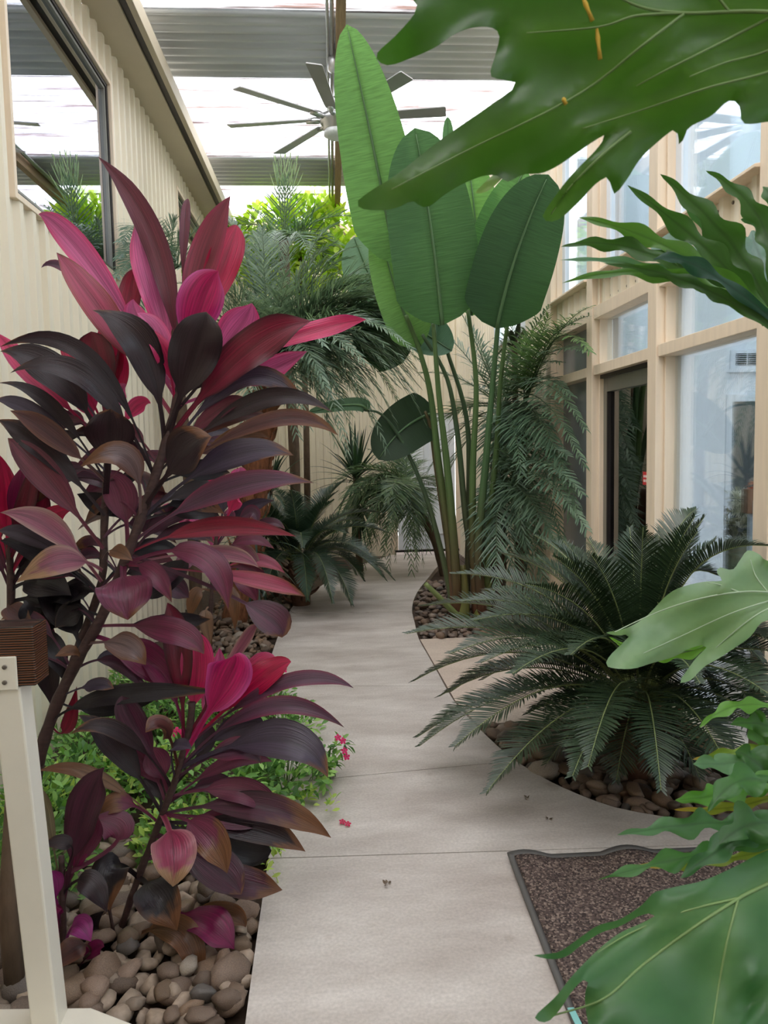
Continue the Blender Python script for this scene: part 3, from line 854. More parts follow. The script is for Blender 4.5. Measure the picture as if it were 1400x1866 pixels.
pebble_bed('bed of shaded brown river pebbles under the big front cycad', lambda x, y, r: x-r*0.7 > rx(y) and x < XR-0.1, 0.4, 1.85, 2.9, ypad0-0.04, 0.07, 0.095, 280)

# ------------------------------------------------------------------ entrance mat
m0, m1, m2 = fl(925, 1567), fl(1046, 1880), fl(1335, 1548)
dA = (m2-m0).normalized(); dB = (m1-m0).normalized()
mt = empty('entrance_mat', m0, 'brown looped entrance mat with grey rubber edge lying on the concrete', 'mat')
nx, ny = 48, 30
LW, LH = 1.0, 1.05
v, f, mi = [], [], []
for j in range(ny+1):
    for i in range(nx+1):
        s_, t_ = i/nx, j/ny
        wv = 0.016*math.sin(s_*16+0.6)*(1-t_)**3
        p = m0 + dA*(s_*LW) + dB*(t_*LH) - dB*max(0, 0.5*wv)
        v.append((p.x, p.y, 0.014+max(0, wv)*1.2))
f2 = [(j*(nx+1)+i, (j+1)*(nx+1)+i, (j+1)*(nx+1)+i+1, j*(nx+1)+i+1) for j in range(1, ny) for i in range(1, nx)]
mb = MB(); mb.add(v, f2); o = mb.build('carpet', M['mat'], mt)
md = o.modifiers.new('thick', 'SOLIDIFY'); md.thickness = 0.012; md.offset = 0
f3 = [(j*(nx+1)+i, (j+1)*(nx+1)+i, (j+1)*(nx+1)+i+1, j*(nx+1)+i+1) for j in range(0, ny) for i in range(0, nx) if i < 1 or j < 1]
mb = MB(); mb.add(np.array(v)-np.array([0, 0, 0.003]), f3); o = mb.build('rubber_edge', M['rubber'], mt)
md = o.modifiers.new('thick', 'SOLIDIFY'); md.thickness = 0.01; md.offset = 0
tg0 = fl(1034, 1838, 0.02); tg1 = fl(1052, 1875, 0.02)
mb = MB(); a = npv(tg0); b = npv(tg1); s_ = npv(dA)*0.018
mb.add([a, a+s_, b+s_, b, a+[0, 0, .003], a+s_+[0, 0, .003], b+s_+[0, 0, .003], b+[0, 0, .003]], [(4, 5, 6, 7), (0, 1, 5, 4), (1, 2, 6, 5), (2, 3, 7, 6), (3, 0, 4, 7)])
mb.build('tag', M['tag'], mt, smooth=False)

# ------------------------------------------------------------------ handrail post with timber rail and kerb
PYP = fl(60, 1838, 0.07).y-0.075
pb = at(62, 1842, PYP); pt = at(20, 1255, PYP)
hp = empty('handrail_post', (pb.x, PYP, 0), 'cream painted steel post carrying a dark stained timber handrail end', 'handrail')
def prism(mb, c0, c1, hx, hy, c=None):
    c0, c1 = npv(c0), npv(c1)
    v = []
    for c_ in (c0, c1):
        for sx, sy in ((-1, -1), (1, -1), (1, 1), (-1, 1)): v.append(c_+np.array([sx*hx, sy*hy, 0]))
    return mb.add(v, [(0, 3, 2, 1), (4, 5, 6, 7), (0, 1, 5, 4), (1, 2, 6, 5), (2, 3, 7, 6), (3, 0, 4, 7)], c)
x0, x1 = at(-14, 1255, PYP).x, at(38, 1255, PYP).x
mb = MB(); zt = at(20, 1252, PYP).z
prism(mb, ((x0+x1)/2+0.045, PYP+0.03, 0.066), ((x0+x1)/2, PYP+0.03, zt), (x1-x0)/2, 0.036)
mb.build('post', M['postwhite'], hp, smooth=False, bevel=0.005)
zb, zt2 = zt-0.005, at(30, 1194, PYP).z
mb = MB(); mb.box((x0-0.01, PYP-0.014, zb), (at(33, 1200, PYP).x, PYP-0.006, zt2)); pm = mb.build('mounting_plate', M['postwhite'], hp, smooth=False, bevel=0.003)
for py in (1216, 1244):
    q = at(8, py, PYP-0.016)
    mb = MB(); mb.lathe([(0.006, 0), (0.006, 0.003), (0.004, 0.004)], 0, 0, 0, 10)
    w_ = mb.v[0].copy(); mb.v[0] = np.stack([q.x+w_[:, 0], PYP-0.014-w_[:, 2], q.z+w_[:, 1]], 1)
    mb.build('screw', M['screw'], pm)
q0, q1 = at(74, 1140, PYP), at(66, 1252, PYP)
mb = MB(); mb.box((q0.x-0.9, PYP-0.005, zt+0.002), (q1.x+0.002, PYP+0.085, q0.z)); mb.build('timber_rail', M['charwood'], hp, smooth=False, bevel=0.004)
kb = empty('kerb', (pb.x, PYP, 0), 'cream painted kerb block at the foot of the handrail post', 'kerb')
zk = 0.07
P_ = [at(-60, 1838, PYP-0.03), at(166, 1834, PYP+0.0), at(250, 1872, PYP-0.12), at(260, 1990, PYP-0.4), at(-60, 1990, PYP-0.4)]
P_ = [fl(-90, 1838, zk), fl(166, 1835, zk), fl(252, 1868, zk), fl(262, 2050, zk), fl(-90, 2050, zk)]
v = [(p.x, p.y, -0.05) for p in P_]+[(p.x, p.y, zk) for p in P_]
mb = MB(); mb.add(v, [(5, 6, 7, 8, 9)[::-1], (0, 1, 6, 5), (1, 2, 7, 6), (2, 3, 8, 7), (3, 4, 9, 8), (4, 0, 5, 9)])
o = mb.build('kerb_block', M['postwhite'], kb, smooth=False, bevel=0.006)
bm = bmesh.new(); bm.from_mesh(o.data); bmesh.ops.recalc_face_normals(bm, faces=bm.faces[:]); bm.to_mesh(o.data); bm.free()

# ------------------------------------------------------------------ cordylines
CC_ = dict(
 dark=((50, 32, 38), (40, 26, 32)), black=((34, 26, 34), (28, 20, 28)), maroon=((112, 46, 62), (98, 40, 62)),
 maroonred=((128, 40, 60), (150, 40, 76)), hot=((196, 22, 78), (176, 18, 66)), hotlilac=((196, 24, 102), (200, 80, 150)),
 pinkpale=((206, 92, 148), (216, 64, 124)), hotpink=((206, 36, 96), (214, 60, 120)), reddark=((124, 22, 52), (70, 26, 36)),
 red=((150, 24, 56), (120, 30, 50)), grey=((74, 62, 80), (58, 44, 60)), greypink=((96, 60, 82), (130, 50, 80)), pinkbrown=((178, 74, 104), (150, 70, 70)),
 purple=((118, 44, 74), (100, 36, 66)), purpdark=((84, 34, 58), (66, 30, 44)), brownp=((92, 52, 50), (120, 76, 56)), brown=((112, 76, 52), (136, 92, 60)),
 magenta=((136, 26, 84), (120, 22, 76)), maglight=((150, 40, 120), (140, 34, 110)), tan=((146, 112, 88), (120, 90, 74)), olive=((130, 116, 86), (120, 104, 80)),
 greybrown=((132, 108, 108), (126, 84, 66)), pinktop=((158, 52, 88), (190, 130, 140)), pinkgrey=((150, 84, 104), (176, 140, 130)))
TIPB = lin((124, 82, 54)); TIPL = lin((170, 132, 100))
STEMS = {}
def snap(par, b, t, drop=26, reach=150):
    best = None
    for pts in STEMS.get(par.name, []):
        for (xa, ya), (xb, yb) in zip(pts[:-1], pts[1:]):
            for q in np.linspace(0, 1, 6):
                x, y = xa+(xb-xa)*q, ya+(yb-ya)*q
                d = math.hypot(x-b[0], y-(b[1]+drop))
                if best is None or d < best[0]: best = (d, x, y)
    if best is None or best[0] > reach: return b
    return (best[1], best[2])
def cleaf(par, b, m, t, w, col, tip=0.0, Y=2.45, dm=0.0, dt=None, face=0.3, shape='cord', pet=0.2, fold=0.26, twist=None, nrm=None):
    if dt is None: dt = rng.uniform(-0.12, 0.06)
    if dm == 0.0: dm = dt*0.6
    b0 = b; b = snap(par, b, t)
    ol = math.hypot(b0[0]-t[0], b0[1]-t[1]); ex = math.hypot(b[0]-b0[0], b[1]-b0[1])
    pet = min(0.5, (ex+pet*ol*0.8)/(ex+ol))
    pb_, pm_, pt_ = at(b[0], b[1], Y), at(m[0], m[1], Y+dm), at(t[0], t[1], Y+dt)
    if nrm is None:
        nrm = tocam(pm_)*(1-face)+np.array([rng.normal(0, 0.12), 0, 1])*face
    e, g = CC_[col]
    mb = MB()
    blade(mb, pb_, pm_, pt_, w*1.04*Y/FPX, nrm, shape, pet=pet, petw=0.13, fold=fold, wave=rng.uniform(0.05, 0.13), nw=rng.uniform(1, 1.8), twist=rng.normal(0, 0.45) if twist is None else twist,
          mid=lin(e), edge=lin(g), tipc=TIPL if col in ('pinkpale', 'pinkgrey', 'pinktop') else TIPB, tip=tip, nv=20, nu=8)
    return mb.build('leaf', M['cord'], par)

def stem(par, pts, r0, r1, Y, mat=None, base=None, name='stem'):
    STEMS.setdefault(par.name, []).append(pts)
    P = [at(x, y, Y) for x, y in pts]
    if base is not None: P = [base]+P
    P = curve_poly(P, k=4)
    mb = MB(); mb.tube(P, np.linspace(r0, r1, len(P))*(1+0.1*np.sin(np.arange(len(P))*2.1)), 8)
    return mb.build(name, mat or M['stem'], par)

YA = 2.5
ca = empty('cordyline', fl(28, 1810), 'tall red and purple cordyline with hot pink crown behind the cream post', 'plant', group='cordylines')
stem(ca, [(45, 1600), (68, 1404), (98, 1297), (139, 1207), (185, 1125), (225, 1030), (262, 930), (295, 830), (320, 740), (330, 680)], 0.022, 0.014, YA, base=fl(28, 1810))
stem(ca, [(110, 1270), (150, 1160), (185, 1060), (190, 960), (195, 860), (200, 780), (200, 730)], 0.014, 0.011, YA+0.04)
A = [
 ((322, 690), (287, 455), (178, 285), 44, 'maroon', 0.0, 0.03, 0.05), ((318, 680), (283, 525), (246, 405), 66, 'pinkpale', 0.03, 0.05, 0.08),
 ((326, 660), (366, 490), (420, 357), 56, 'maroonred', 0, 0.03, 0.05), ((328, 600), (335, 445), (343, 362), 18, 'maroon', 0, 0.06, 0.1),
 ((338, 660), (403, 490), (432, 410), 58, 'hot', 0, 0.06, 0.1), ((322, 680), (362, 560), (398, 494), 76, 'hotlilac', 0, -0.03, -0.05),
 ((375, 690), (420, 615), (459, 552), 66, 'pinkpale', 0, 0.02, 0.0), ((326, 790), (352, 650), (376, 568), 84, 'dark', 0.03, -0.08, -0.1),
 ((328, 800), (440, 650), (568, 585), 70, 'reddark', 0.0, -0.04, -0.05), ((400, 680), (535, 615), (668, 582), 40, 'hotpink', 0, 0.02, 0.0), ((380, 720), (470, 685), (560, 640), 46, 'pinkpale', 0, 0.03, 0.02),
 ((300, 700), (160, 475), (70, 390), 46, 'pinkpale', 0.02, 0.05, 0.05), ((300, 720), (185, 570), (103, 460), 56, 'pinkbrown', 0.05, -0.02, -0.04), ((290, 690), (160, 520), (75, 488), 20, 'greypink', 0, 0.03, 0.02),
 ((306, 790), (262, 645), (168, 565), 62, 'dark', 0.04, -0.08, -0.12), ((215, 690), (232, 560), (247, 488), 40, 'red', 0, 0.1, 0.12), ((270, 680), (258, 610), (243, 545), 40, 'pinkpale', 0, 0.0, 0.0),
 ((310, 700), (290, 620), (250, 570), 46, 'pinkpale', 0, -0.03, -0.04), ((322, 720), (300, 650), (262, 600), 36, 'hotpink', 0, -0.05, -0.06), ((345, 740), (372, 690), (400, 655), 44, 'dark', 0, 0.0, 0.0),
 ((196, 770), (178, 665), (166, 604), 64, 'reddark', 0, 0.0, 0.02), ((205, 750), (200, 665), (180, 600), 50, 'hot', 0, 0.05, 0.07), ((185, 770), (138, 665), (120, 614), 32, 'hot', 0, 0.05, 0.07),
 ((180, 780), (70, 690), (-6, 606), 44, 'hotpink', 0, 0.06, 0.08), ((200, 770), (212, 700), (226, 640), 40, 'hot', 0, 0.04, 0.06), ((210, 800), (240, 750), (275, 735), 30, 'hotpink', 0, 0.05, 0.06),
 ((190, 780), (160, 740), (150, 690), 44, 'hotpink', 0, 0.06, 0.08), ((205, 770), (216, 730), (230, 700), 30, 'pinkpale', 0, 0.03, 0.02),
 ((300, 850), (165, 655), (0, 632), 30, 'dark', 0.05, -0.12, -0.2), ((185, 800), (110, 690), (0, 640), 62, 'dark', 0.03, -0.02, -0.05), ((300, 840), (160, 695), (18, 680), 42, 'dark', 0.03, -0.14, -0.2),
 ((175, 850), (95, 742), (-5, 698), 28, 'dark', 0.04, 0, -0.03), ((180, 840), (70, 757), (-10, 730), 30, 'grey', 0.05, 0, -0.05), ((215, 865), (100, 797), (18, 748), 40, 'brownp', 0.08, -0.05, -0.1),
 ((195, 920), (85, 822), (-5, 765), 46, 'dark', 0.08, -0.03, -0.05), ((200, 980), (85, 870), (14, 798), 52, 'maroon', 0.05, -0.05, -0.05),
 ((200, 870), (199, 800), (201, 745), 80, 'dark', 0.08, -0.12, -0.18), ((295, 910), (330, 835), (386, 796), 72, 'dark', 0.2, -0.12, -0.15), ((262, 930), (235, 838), (146, 850), 44, 'greybrown', 0.25, -0.14, -0.2),
 ((320, 850), (430, 697), (560, 740), 40, 'grey', 0.2, 0, -0.02), ((325, 840), (385, 757), (452, 727), 32, 'maroon', 0.05, 0, 0), ((320, 860), (460, 735), (607, 752), 34, 'dark', 0.05, -0.02, -0.05),
 ((330, 850), (400, 770), (498, 765), 28, 'brownp', 0.1, 0.03, 0.03), ((325, 880), (480, 770), (617, 794), 34, 'brownp', 0.2, -0.03, -0.05), ((320, 870), (420, 797), (492, 800), 28, 'brown', 0.3, 0.02, 0.03),
 ((315, 940), (405, 838), (536, 830), 50, 'grey', 0.1, -0.06, -0.1), ((270, 985), (410, 893), (573, 880), 46, 'greypink', 0.08, -0.08, -0.12), ((262, 1005), (385, 962), (541, 978), 36, 'red', 0.02, -0.02, -0.02),
 ((255, 1010), (360, 1010), (416, 1112), 52, 'purple', 0.03, -0.1, -0.14), ((370, 1030), (448, 1100), (514, 1162), 60, 'purpdark', 0.12, -0.08, -0.1), ((270, 1010), (385, 1008), (472, 1035), 32, 'pinkgrey', 0.05, 0, 0),
 ((300, 1030), (440, 1052), (556, 1087), 30, 'pinkbrown', 0.15, -0.05, -0.08), ((255, 995), (224, 915), (194, 862), 58, 'purple', 0, 0.02, 0.03), ((190, 1030), (95, 965), (0, 934), 46, 'pinkgrey', 0.04, -0.06, -0.08),
 ((195, 1020), (118, 1022), (30, 1062), 54, 'pinkgrey', 0.3, -0.1, -0.14), ((228, 1005), (226, 1070), (233, 1130), 90, 'purple', 0.1, -0.14, -0.18), ((222, 1010), (275, 1040), (313, 1098), 34, 'purple', 0.1, -0.1, -0.12),
 ((180, 985), (205, 1003), (242, 1022), 26, 'brown', 0.1, -0.1, -0.14), ((160, 1030), (70, 985), (-5, 968), 30, 'grey', 0.03, 0, 0), ((175, 1050), (80, 1010), (0, 985), 44, 'black', 0.0, 0.03, 0.03),
 ((190, 1120), (305, 1148), (372, 1192), 50, 'purple', 0.06, -0.1, -0.14), ((165, 1160), (222, 1175), (266, 1212), 46, 'greybrown', 0.2, -0.12, -0.14), ((180, 1150), (255, 1195), (335, 1262), 62, 'magenta', 0.0, -0.02, -0.04),
 ((160, 1190), (140, 1187), (100, 1196), 26, 'brown', 0.3, -0.05, -0.1), ((195, 1130), (300, 1135), (384, 1128), 34, 'black', 0.05, 0.05, 0.06), ((215, 1080), (285, 1070), (345, 1015), 58, 'black', 0.03, 0.06, 0.1),
 ((190, 1100), (140, 1115), (100, 1145), 44, 'black', 0.03, 0.02, 0.0), ((160, 1180), (120, 1120), (60, 1060), 60, 'black', 0, 0.06, 0.08), ((200, 1060), (140, 1080), (70, 1130), 60, 'black', 0, 0.05, 0.08),
 ((125, 1260), (200, 1290), (330, 1240), 34, 'black', 0.08, 0.0, 0.0), ((105, 1290), (200, 1270), (410, 1260), 36, 'black', 0.1, -0.08, -0.1), ((130, 1250), (165, 1250), (208, 1255), 30, 'grey', 0.15, -0.05, -0.08),
 ((105, 1300), (120, 1330), (140, 1250), 26, 'red', 0, 0.03, 0.05), ((300, 900), (250, 870), (200, 905), 34, 'black', 0, 0.08, 0.12), ((280, 940), (340, 930), (400, 940), 40, 'dark', 0, 0.1, 0.14),
 ((250, 1000), (330, 970), (390, 990), 40, 'purpdark', 0.1, 0.08, 0.1), ((310, 880), (350, 860), (420, 862), 40, 'black', 0.05, 0.06, 0.1), ((240, 1010), (300, 1060), (345, 1090), 44, 'purpdark', 0.04, 0.05, 0.08),
 ((260, 940), (200, 930), (140, 900), 40, 'black', 0, 0.08, 0.1), ((270, 900), (215, 880), (150, 905), 44, 'purple', 0, 0.1, 0.14), ((290, 880), (245, 840), (215, 800), 36, 'purpdark', 0, 0.08, 0.1),
]
for b, m, t, w, c, tp, dm, dt in A: cleaf(ca, b, m, t, w, c, tp, YA, dm, dt)
for k in range(60):
    stp = STEMS[ca.name][int(k % 3 == 0)]
    i = int(rng.integers(2, len(stp)-1)); x, y = stp[i]
    if y < 760 or y > 1240: continue
    ang = rng.uniform(-0.35, 0.75); sd = rng.choice([-1, 1]); ln = rng.uniform(110, 190)
    tx, ty = x+sd*ln*math.cos(ang), y-ln*math.sin(ang)+rng.uniform(-10, 40)
    mx, my = (x+tx)/2, (y+ty)/2-rng.uniform(10, 34)
    cleaf(ca, (x, y), (mx, my), (tx, ty), rng.uniform(22, 40), rng.choice(['dark', 'black', 'purpdark', 'purple', 'maroon', 'greypink', 'brownp', 'grey']), rng.choice([0, 0.1, 0.25]), YA, rng.uniform(0.03, 0.12), rng.uniform(0.06, 0.22), pet=0.3)
# left neighbour with its own crown at the frame's edge
cb = empty('cordyline', fl(-60, 1760), 'dark purple cordyline at the left picture edge behind the timber rail', 'plant', group='cordylines')
YB2 = 2.62
stem(cb, [(-40, 1500), (0, 1250), (20, 1100), (15, 980)], 0.018, 0.012, YB2, base=fl(-60, 1760))
for b, m, t, w, c, tp in [((18, 1010), (8, 910), (-2, 828), 48, 'hot', 0), ((20, 1010), (45, 930), (70, 830), 34, 'reddark', 0), ((25, 1020), (55, 960), (80, 880), 50, 'reddark', 0), ((25, 1020), (80, 960), (130, 930), 40, 'hot', 0),
   ((20, 1000), (35, 920), (40, 850), 38, 'magenta', 0), ((10, 1010), (-15, 930), (-30, 850), 40, 'hot', 0), ((15, 1060), (60, 1010), (120, 1000), 40, 'black', 0), ((15, 1060), (70, 1060), (130, 1085), 60, 'black', 0), ((15, 1070), (60, 1100), (90, 1160), 66, 'black', 0),
   ((10, 1060), (-10, 1010), (-40, 960), 44, 'purpdark', 0), ((20, 1050), (50, 1040), (105, 1055), 40, 'purpdark', 0), ((15, 1090), (25, 1130), (20, 1190), 60, 'black', 0), ((20, 1100), (60, 1130), (120, 1140), 50, 'black', 0), ((10, 1080), (20, 1110), (60, 1135), 40, 'brownp', 0.2),
   ((20, 1040), (80, 1000), (150, 1010), 40, 'black', 0), ((20, 1080), (80, 1090), (150, 1120), 50, 'dark', 0), ((20, 1120), (60, 1170), (70, 1230), 46, 'black', 0), ((25, 1130), (80, 1170), (115, 1240), 46, 'black', 0), ((20, 1000), (60, 960), (110, 960), 36, 'maroon', 0),
   ((20, 1160), (70, 1200), (95, 1290), 46, 'dark', 0), ((15, 1020), (-10, 960), (0, 890), 36, 'purple', 0)]:
    cleaf(cb, b, m, t, w, c, tp, YB2)

# front lower cordyline
YC = 2.42
cc = empty('cordyline', fl(172, 1826), 'lower red cordyline leaning over the path with a magenta centre and brown leaf tips', 'plant', group='cordylines')
stem(cc, [(205, 1735), (228, 1670), (252, 1600), (290, 1500), (320, 1420), (345, 1330), (350, 1280)], 0.011, 0.012, YC, base=fl(172, 1826))
stem(cc, [(205, 1735), (225, 1710), (260, 1690), (300, 1665)], 0.006, 0.004, YC-0.02)
stem(cc, [(212, 1722), (200, 1660), (195, 1620)], 0.006, 0.004, YC-0.02)
Cl = [
 ((352, 1360), (410, 1245), (428, 1192), 80, 'hotlilac', 0, -0.08, -0.1), ((350, 1350), (326, 1190), (305, 1098), 50, 'reddark', 0, 0.03, 0.05), ((352, 1350), (360, 1220), (345, 1150), 60, 'hotpink', 0, 0.05, 0.07),
 ((365, 1320), (432, 1190), (470, 1139), 24, 'pinkgrey', 0.05, 0.04, 0.05), ((360, 1340), (465, 1245), (531, 1206), 52, 'hot', 0, 0, 0), ((370, 1330), (460, 1225), (500, 1210), 44, 'hotpink', 0, 0.06, 0.08), ((360, 1350), (510, 1248), (645, 1254), 32, 'greypink', 0, -0.03, -0.06),
 ((355, 1330), (400, 1255), (440, 1225), 46, 'reddark', 0, -0.02, -0.02), ((355, 1380), (480, 1290), (628, 1326), 34, 'greypink', 0.02, -0.06, -0.1), ((352, 1390), (425, 1326), (482, 1322), 42, 'grey', 0, -0.02, -0.02), ((355, 1385), (500, 1348), (598, 1417), 70, 'grey', 0.12, -0.12, -0.18),
 ((340, 1400), (420, 1366), (476, 1392), 44, 'greypink', 0.04, -0.06, -0.08), ((325, 1450), (410, 1393), (497, 1388), 30, 'purple', 0, 0.03, 0.04), ((325, 1440), (435, 1440), (512, 1484), 48, 'purple', 0.08, -0.02, -0.04),
 ((315, 1470), (470, 1470), (604, 1527), 54, 'purpdark', 0.32, -0.05, -0.08), ((318, 1470), (410, 1493), (476, 1505), 42, 'purple', 0, 0.0, 0.0), ((310, 1490), (450, 1510), (557, 1552), 54, 'dark', 0.2, -0.02, -0.04),
 ((318, 1462), (315, 1540), (315, 1616), 76, 'pinktop', 0.24, -0.18, -0.24), ((318, 1462), (372, 1515), (414, 1592), 58, 'purple', 0.4, -0.15, -0.2), ((305, 1500), (385, 1575), (440, 1630), 74, 'purpdark', 0.1, -0.1, -0.14),
 ((290, 1540), (410, 1600), (515, 1622), 60, 'purpdark', 0.22, -0.04, -0.05), ((320, 1490), (430, 1540), (495, 1550), 66, 'black', 0, 0.04, 0.05), ((262, 1580), (205, 1580), (200, 1660), 66, 'black', 0.2, -0.12, -0.16),
 ((258, 1570), (280, 1625), (323, 1696), 72, 'black', 0.25, -0.16, -0.2), ((300, 1640), (372, 1680), (427, 1730), 68, 'magenta', 0, -0.12, -0.16), ((290, 1650), (400, 1662), (448, 1690), 38, 'brown', 0.1, -0.05, -0.08),
 ((222, 1712), (322, 1695), (362, 1816), 52, 'brown', 0.3, -0.14, -0.2), ((320, 1410), (220, 1335), (130, 1337), 30, 'dark', 0.15, -0.12, -0.16), ((320, 1420), (245, 1320), (222, 1268), 48, 'purpdark', 0, -0.02, -0.02),
 ((305, 1460), (215, 1365), (143, 1303), 50, 'dark', 0.03, 0.0, 0.0), ((312, 1450), (265, 1390), (190, 1340), 46, 'purple', 0, 0.05, 0.06), ((300, 1470), (175, 1415), (70, 1405), 26, 'tan', 0.4, -0.05, -0.08),
 ((300, 1470), (222, 1462), (178, 1492), 38, 'purple', 0.5, -0.05, -0.06), ((345, 1380), (300, 1330), (265, 1335), 44, 'brownp', 0.1, -0.14, -0.2), ((340, 1400), (315, 1365), (350, 1365), 30, 'grey', 0, -0.1, -0.16),
 ((330, 1440), (290, 1400), (270, 1360), 50, 'purple', 0, 0.02, 0.03), ((310, 1490), (290, 1440), (260, 1420), 44, 'dark', 0, 0.06, 0.08), ((340, 1420), (370, 1360), (360, 1320), 40, 'dark', 0, 0.06, 0.1),
 ((330, 1450), (375, 1430), (430, 1440), 40, 'purpdark', 0, 0.05, 0.08), ((215, 1722), (165, 1700), (190, 1660), 34, 'black', 0, -0.02, -0.04), ((355, 1330), (300, 1235), (250, 1210), 44, 'magenta', 0, 0.04, 0.06),
 ((352, 1340), (388, 1260), (400, 1180), 40, 'pinkpale', 0, 0.06, 0.08),
]
for b, m, t, w, c, tp, dm, dt in Cl: cleaf(cc, b, m, t, w, c, tp, YC, dm, dt)

# small young cordyline
YD = 2.26
ce = empty('cordyline', fl(118, 1822), 'small young cordyline with magenta lower leaves in the pebbles beside the post', 'plant', group='cordylines')
stem(ce, [(116, 1740), (114, 1650), (112, 1560)], 0.012, 0.009, YD, base=fl(118, 1822))
stem(ce, [(121, 1800), (138, 1765), (165, 1735)], 0.008, 0.004, YD)
for b, m, t, w, c, tp, dm, dt in [
 ((112, 1620), (150, 1490), (191, 1398), 66, 'purpdark', 0, 0, 0.0), ((115, 1610), (160, 1530), (180, 1490), 50, 'purple', 0, 0.03, 0.04), ((235, 1576), (215, 1530), (165, 1490), 66, 'purple', 0, 0.05, 0.06), ((110, 1600), (88, 1500), (68, 1430), 24, 'olive', 0, 0.02, 0.03),
 ((190, 1562), (130, 1542), (70, 1542), 26, 'dark', 0.08, -0.06, -0.08), ((118, 1600), (155, 1605), (195, 1662), 46, 'dark', 0, -0.06, -0.08), ((112, 1660), (95, 1620), (80, 1590), 48, 'maglight', 0, -0.02, -0.03), ((124, 1640), (100, 1650), (80, 1678), 44, 'magenta', 0, -0.05, -0.07),
 ((114, 1740), (102, 1690), (92, 1650), 34, 'magenta', 0, 0.02, 0.03), ((108, 1712), (135, 1688), (166, 1716), 44, 'maglight', 0, -0.08, -0.12), ((195, 1710), (145, 1725), (90, 1768), 44, 'brownp', 0.1, -0.06, -0.1), ((130, 1770), (165, 1735), (190, 1725), 30, 'magenta', 0, 0, 0),
 ((118, 1600), (140, 1570), (165, 1540), 34, 'magenta', 0, 0.02, 0.03), ((122, 1806), (135, 1806), (150, 1838), 18, 'black', 0, -0.03, -0.06)]:
    cleaf(ce, b, m, t, w, c, tp, YD, dm, dt)

# smaller pink cordyline further back
cf = empty('cordyline', fl(385, 1205), 'small pink cordyline standing in pebbles further back on the left', 'plant', group='cordylines')
YE = fl(385, 1205).y
stem(cf, [(382, 1150), (386, 1080), (392, 1000), (400, 950)], 0.02, 0.014, YE, base=fl(385, 1205))
pinks = [((400, 960), (430, 890), (438, 851), 34, 'pinkpale'), ((398, 960), (384, 900), (372, 868), 30, 'hotpink'), ((398, 965), (360, 915), (342, 885), 26, 'pinkpale'), ((396, 965), (350, 925), (312, 915), 30, 'hotpink'), ((402, 965), (425, 920), (438, 905), 34, 'hotpink'),
 ((400, 975), (355, 945), (335, 950), 24, 'pinkpale'), ((402, 975), (412, 945), (420, 955), 26, 'greypink'), ((402, 980), (440, 935), (500, 912), 26, 'grey'), ((404, 980), (450, 935), (470, 958), 24, 'greypink'), ((400, 1000), (440, 985), (500, 1000), 24, 'purple'),
 ((398, 1000), (345, 975), (300, 985), 26, 'black'), ((398, 1010), (430, 1000), (478, 1040), 30, 'pinkgrey'), ((396, 1020), (460, 1020), (520, 1045), 26, 'pinkbrown'), ((394, 1020), (350, 1020), (320, 1040), 30, 'purple'), ((394, 1040), (440, 1060), (470, 1100), 32, 'purple'),
 ((392, 1060), (420, 1080), (428, 1150), 26, 'brown'), ((390, 1060), (360, 1080), (345, 1130), 26, 'brown'), ((388, 1080), (375, 1120), (385, 1180), 26, 'tan'), ((398, 990), (370, 960), (350, 980), 28, 'grey'), ((400, 960), (408, 915), (405, 870), 30, 'grey'),
 ((396, 1020), (450, 1035), (490, 1085), 30, 'purple'), ((400, 980), (330, 940), (290, 930), 28, 'pinkpale'), ((400, 1000), (470, 960), (520, 965), 20, 'purpdark')]
for b, m, t, w, c in pinks: cleaf(cf, b, m, t, w, c, 0.05 if c != 'brown' else 0.3, YE)
# ------------------------------------------------------------------ periwinkle ground cover
def leafcloud(mb, c, rad, n, L, w, cols, upbias=0.5, bottom=0.0, shell=0.55):
    c = npv(c); rad = npv(rad)
    d = norm(rng.normal(0, 1, (n, 3)))
    d[:, 2] = np.where(d[:, 2] < -bottom, -d[:, 2], d[:, 2])
    rr = rng.uniform(shell, 1, n)**0.7
    P = c + d*rad*rr[:, None]
    D = norm(d*0.8 + rng.normal(0, 0.55, (n, 3)) + np.array([0, 0, upbias*0.3]))
    Nn = norm(np.array([0, 0, 1.0]) + d*0.5 + rng.normal(0, 0.35, (n, 3)))
    S = norm(np.cross(D, Nn)); Nn = np.cross(S, D)
    ll = (L*rng.uniform(0.7, 1.2, n))[:, None]; ww = (w*rng.uniform(0.8, 1.15, n))[:, None]
    V = np.stack([P, P+D*ll*0.45-S*ww*0.5+Nn*ww*0.12, P+D*ll*0.45-Nn*ww*0.05, P+D*ll*0.45+S*ww*0.5+Nn*ww*0.12,
                  P+D*ll*0.78-S*ww*0.36-Nn*ll*0.05, P+D*ll*0.78-Nn*ll*0.09, P+D*ll*0.78+S*ww*0.36-Nn*ll*0.05, P+D*ll-Nn*ll*0.16], 1)
    F = []
    for i in range(n):
        q = i*8
        F += [(q, q+2, q+1), (q, q+3, q+2), (q+1, q+2, q+5, q+4), (q+2, q+3, q+6, q+5), (q+4, q+5, q+7), (q+5, q+6, q+7)]
    k = rng.integers(0, len(cols), n)
    C = np.array([lin(x) for x in cols])[k]*rng.uniform(0.8, 1.2, (n, 1))
    C = np.repeat(C, 8, 0)
    mb.add(V.reshape(-1, 3), F, C)

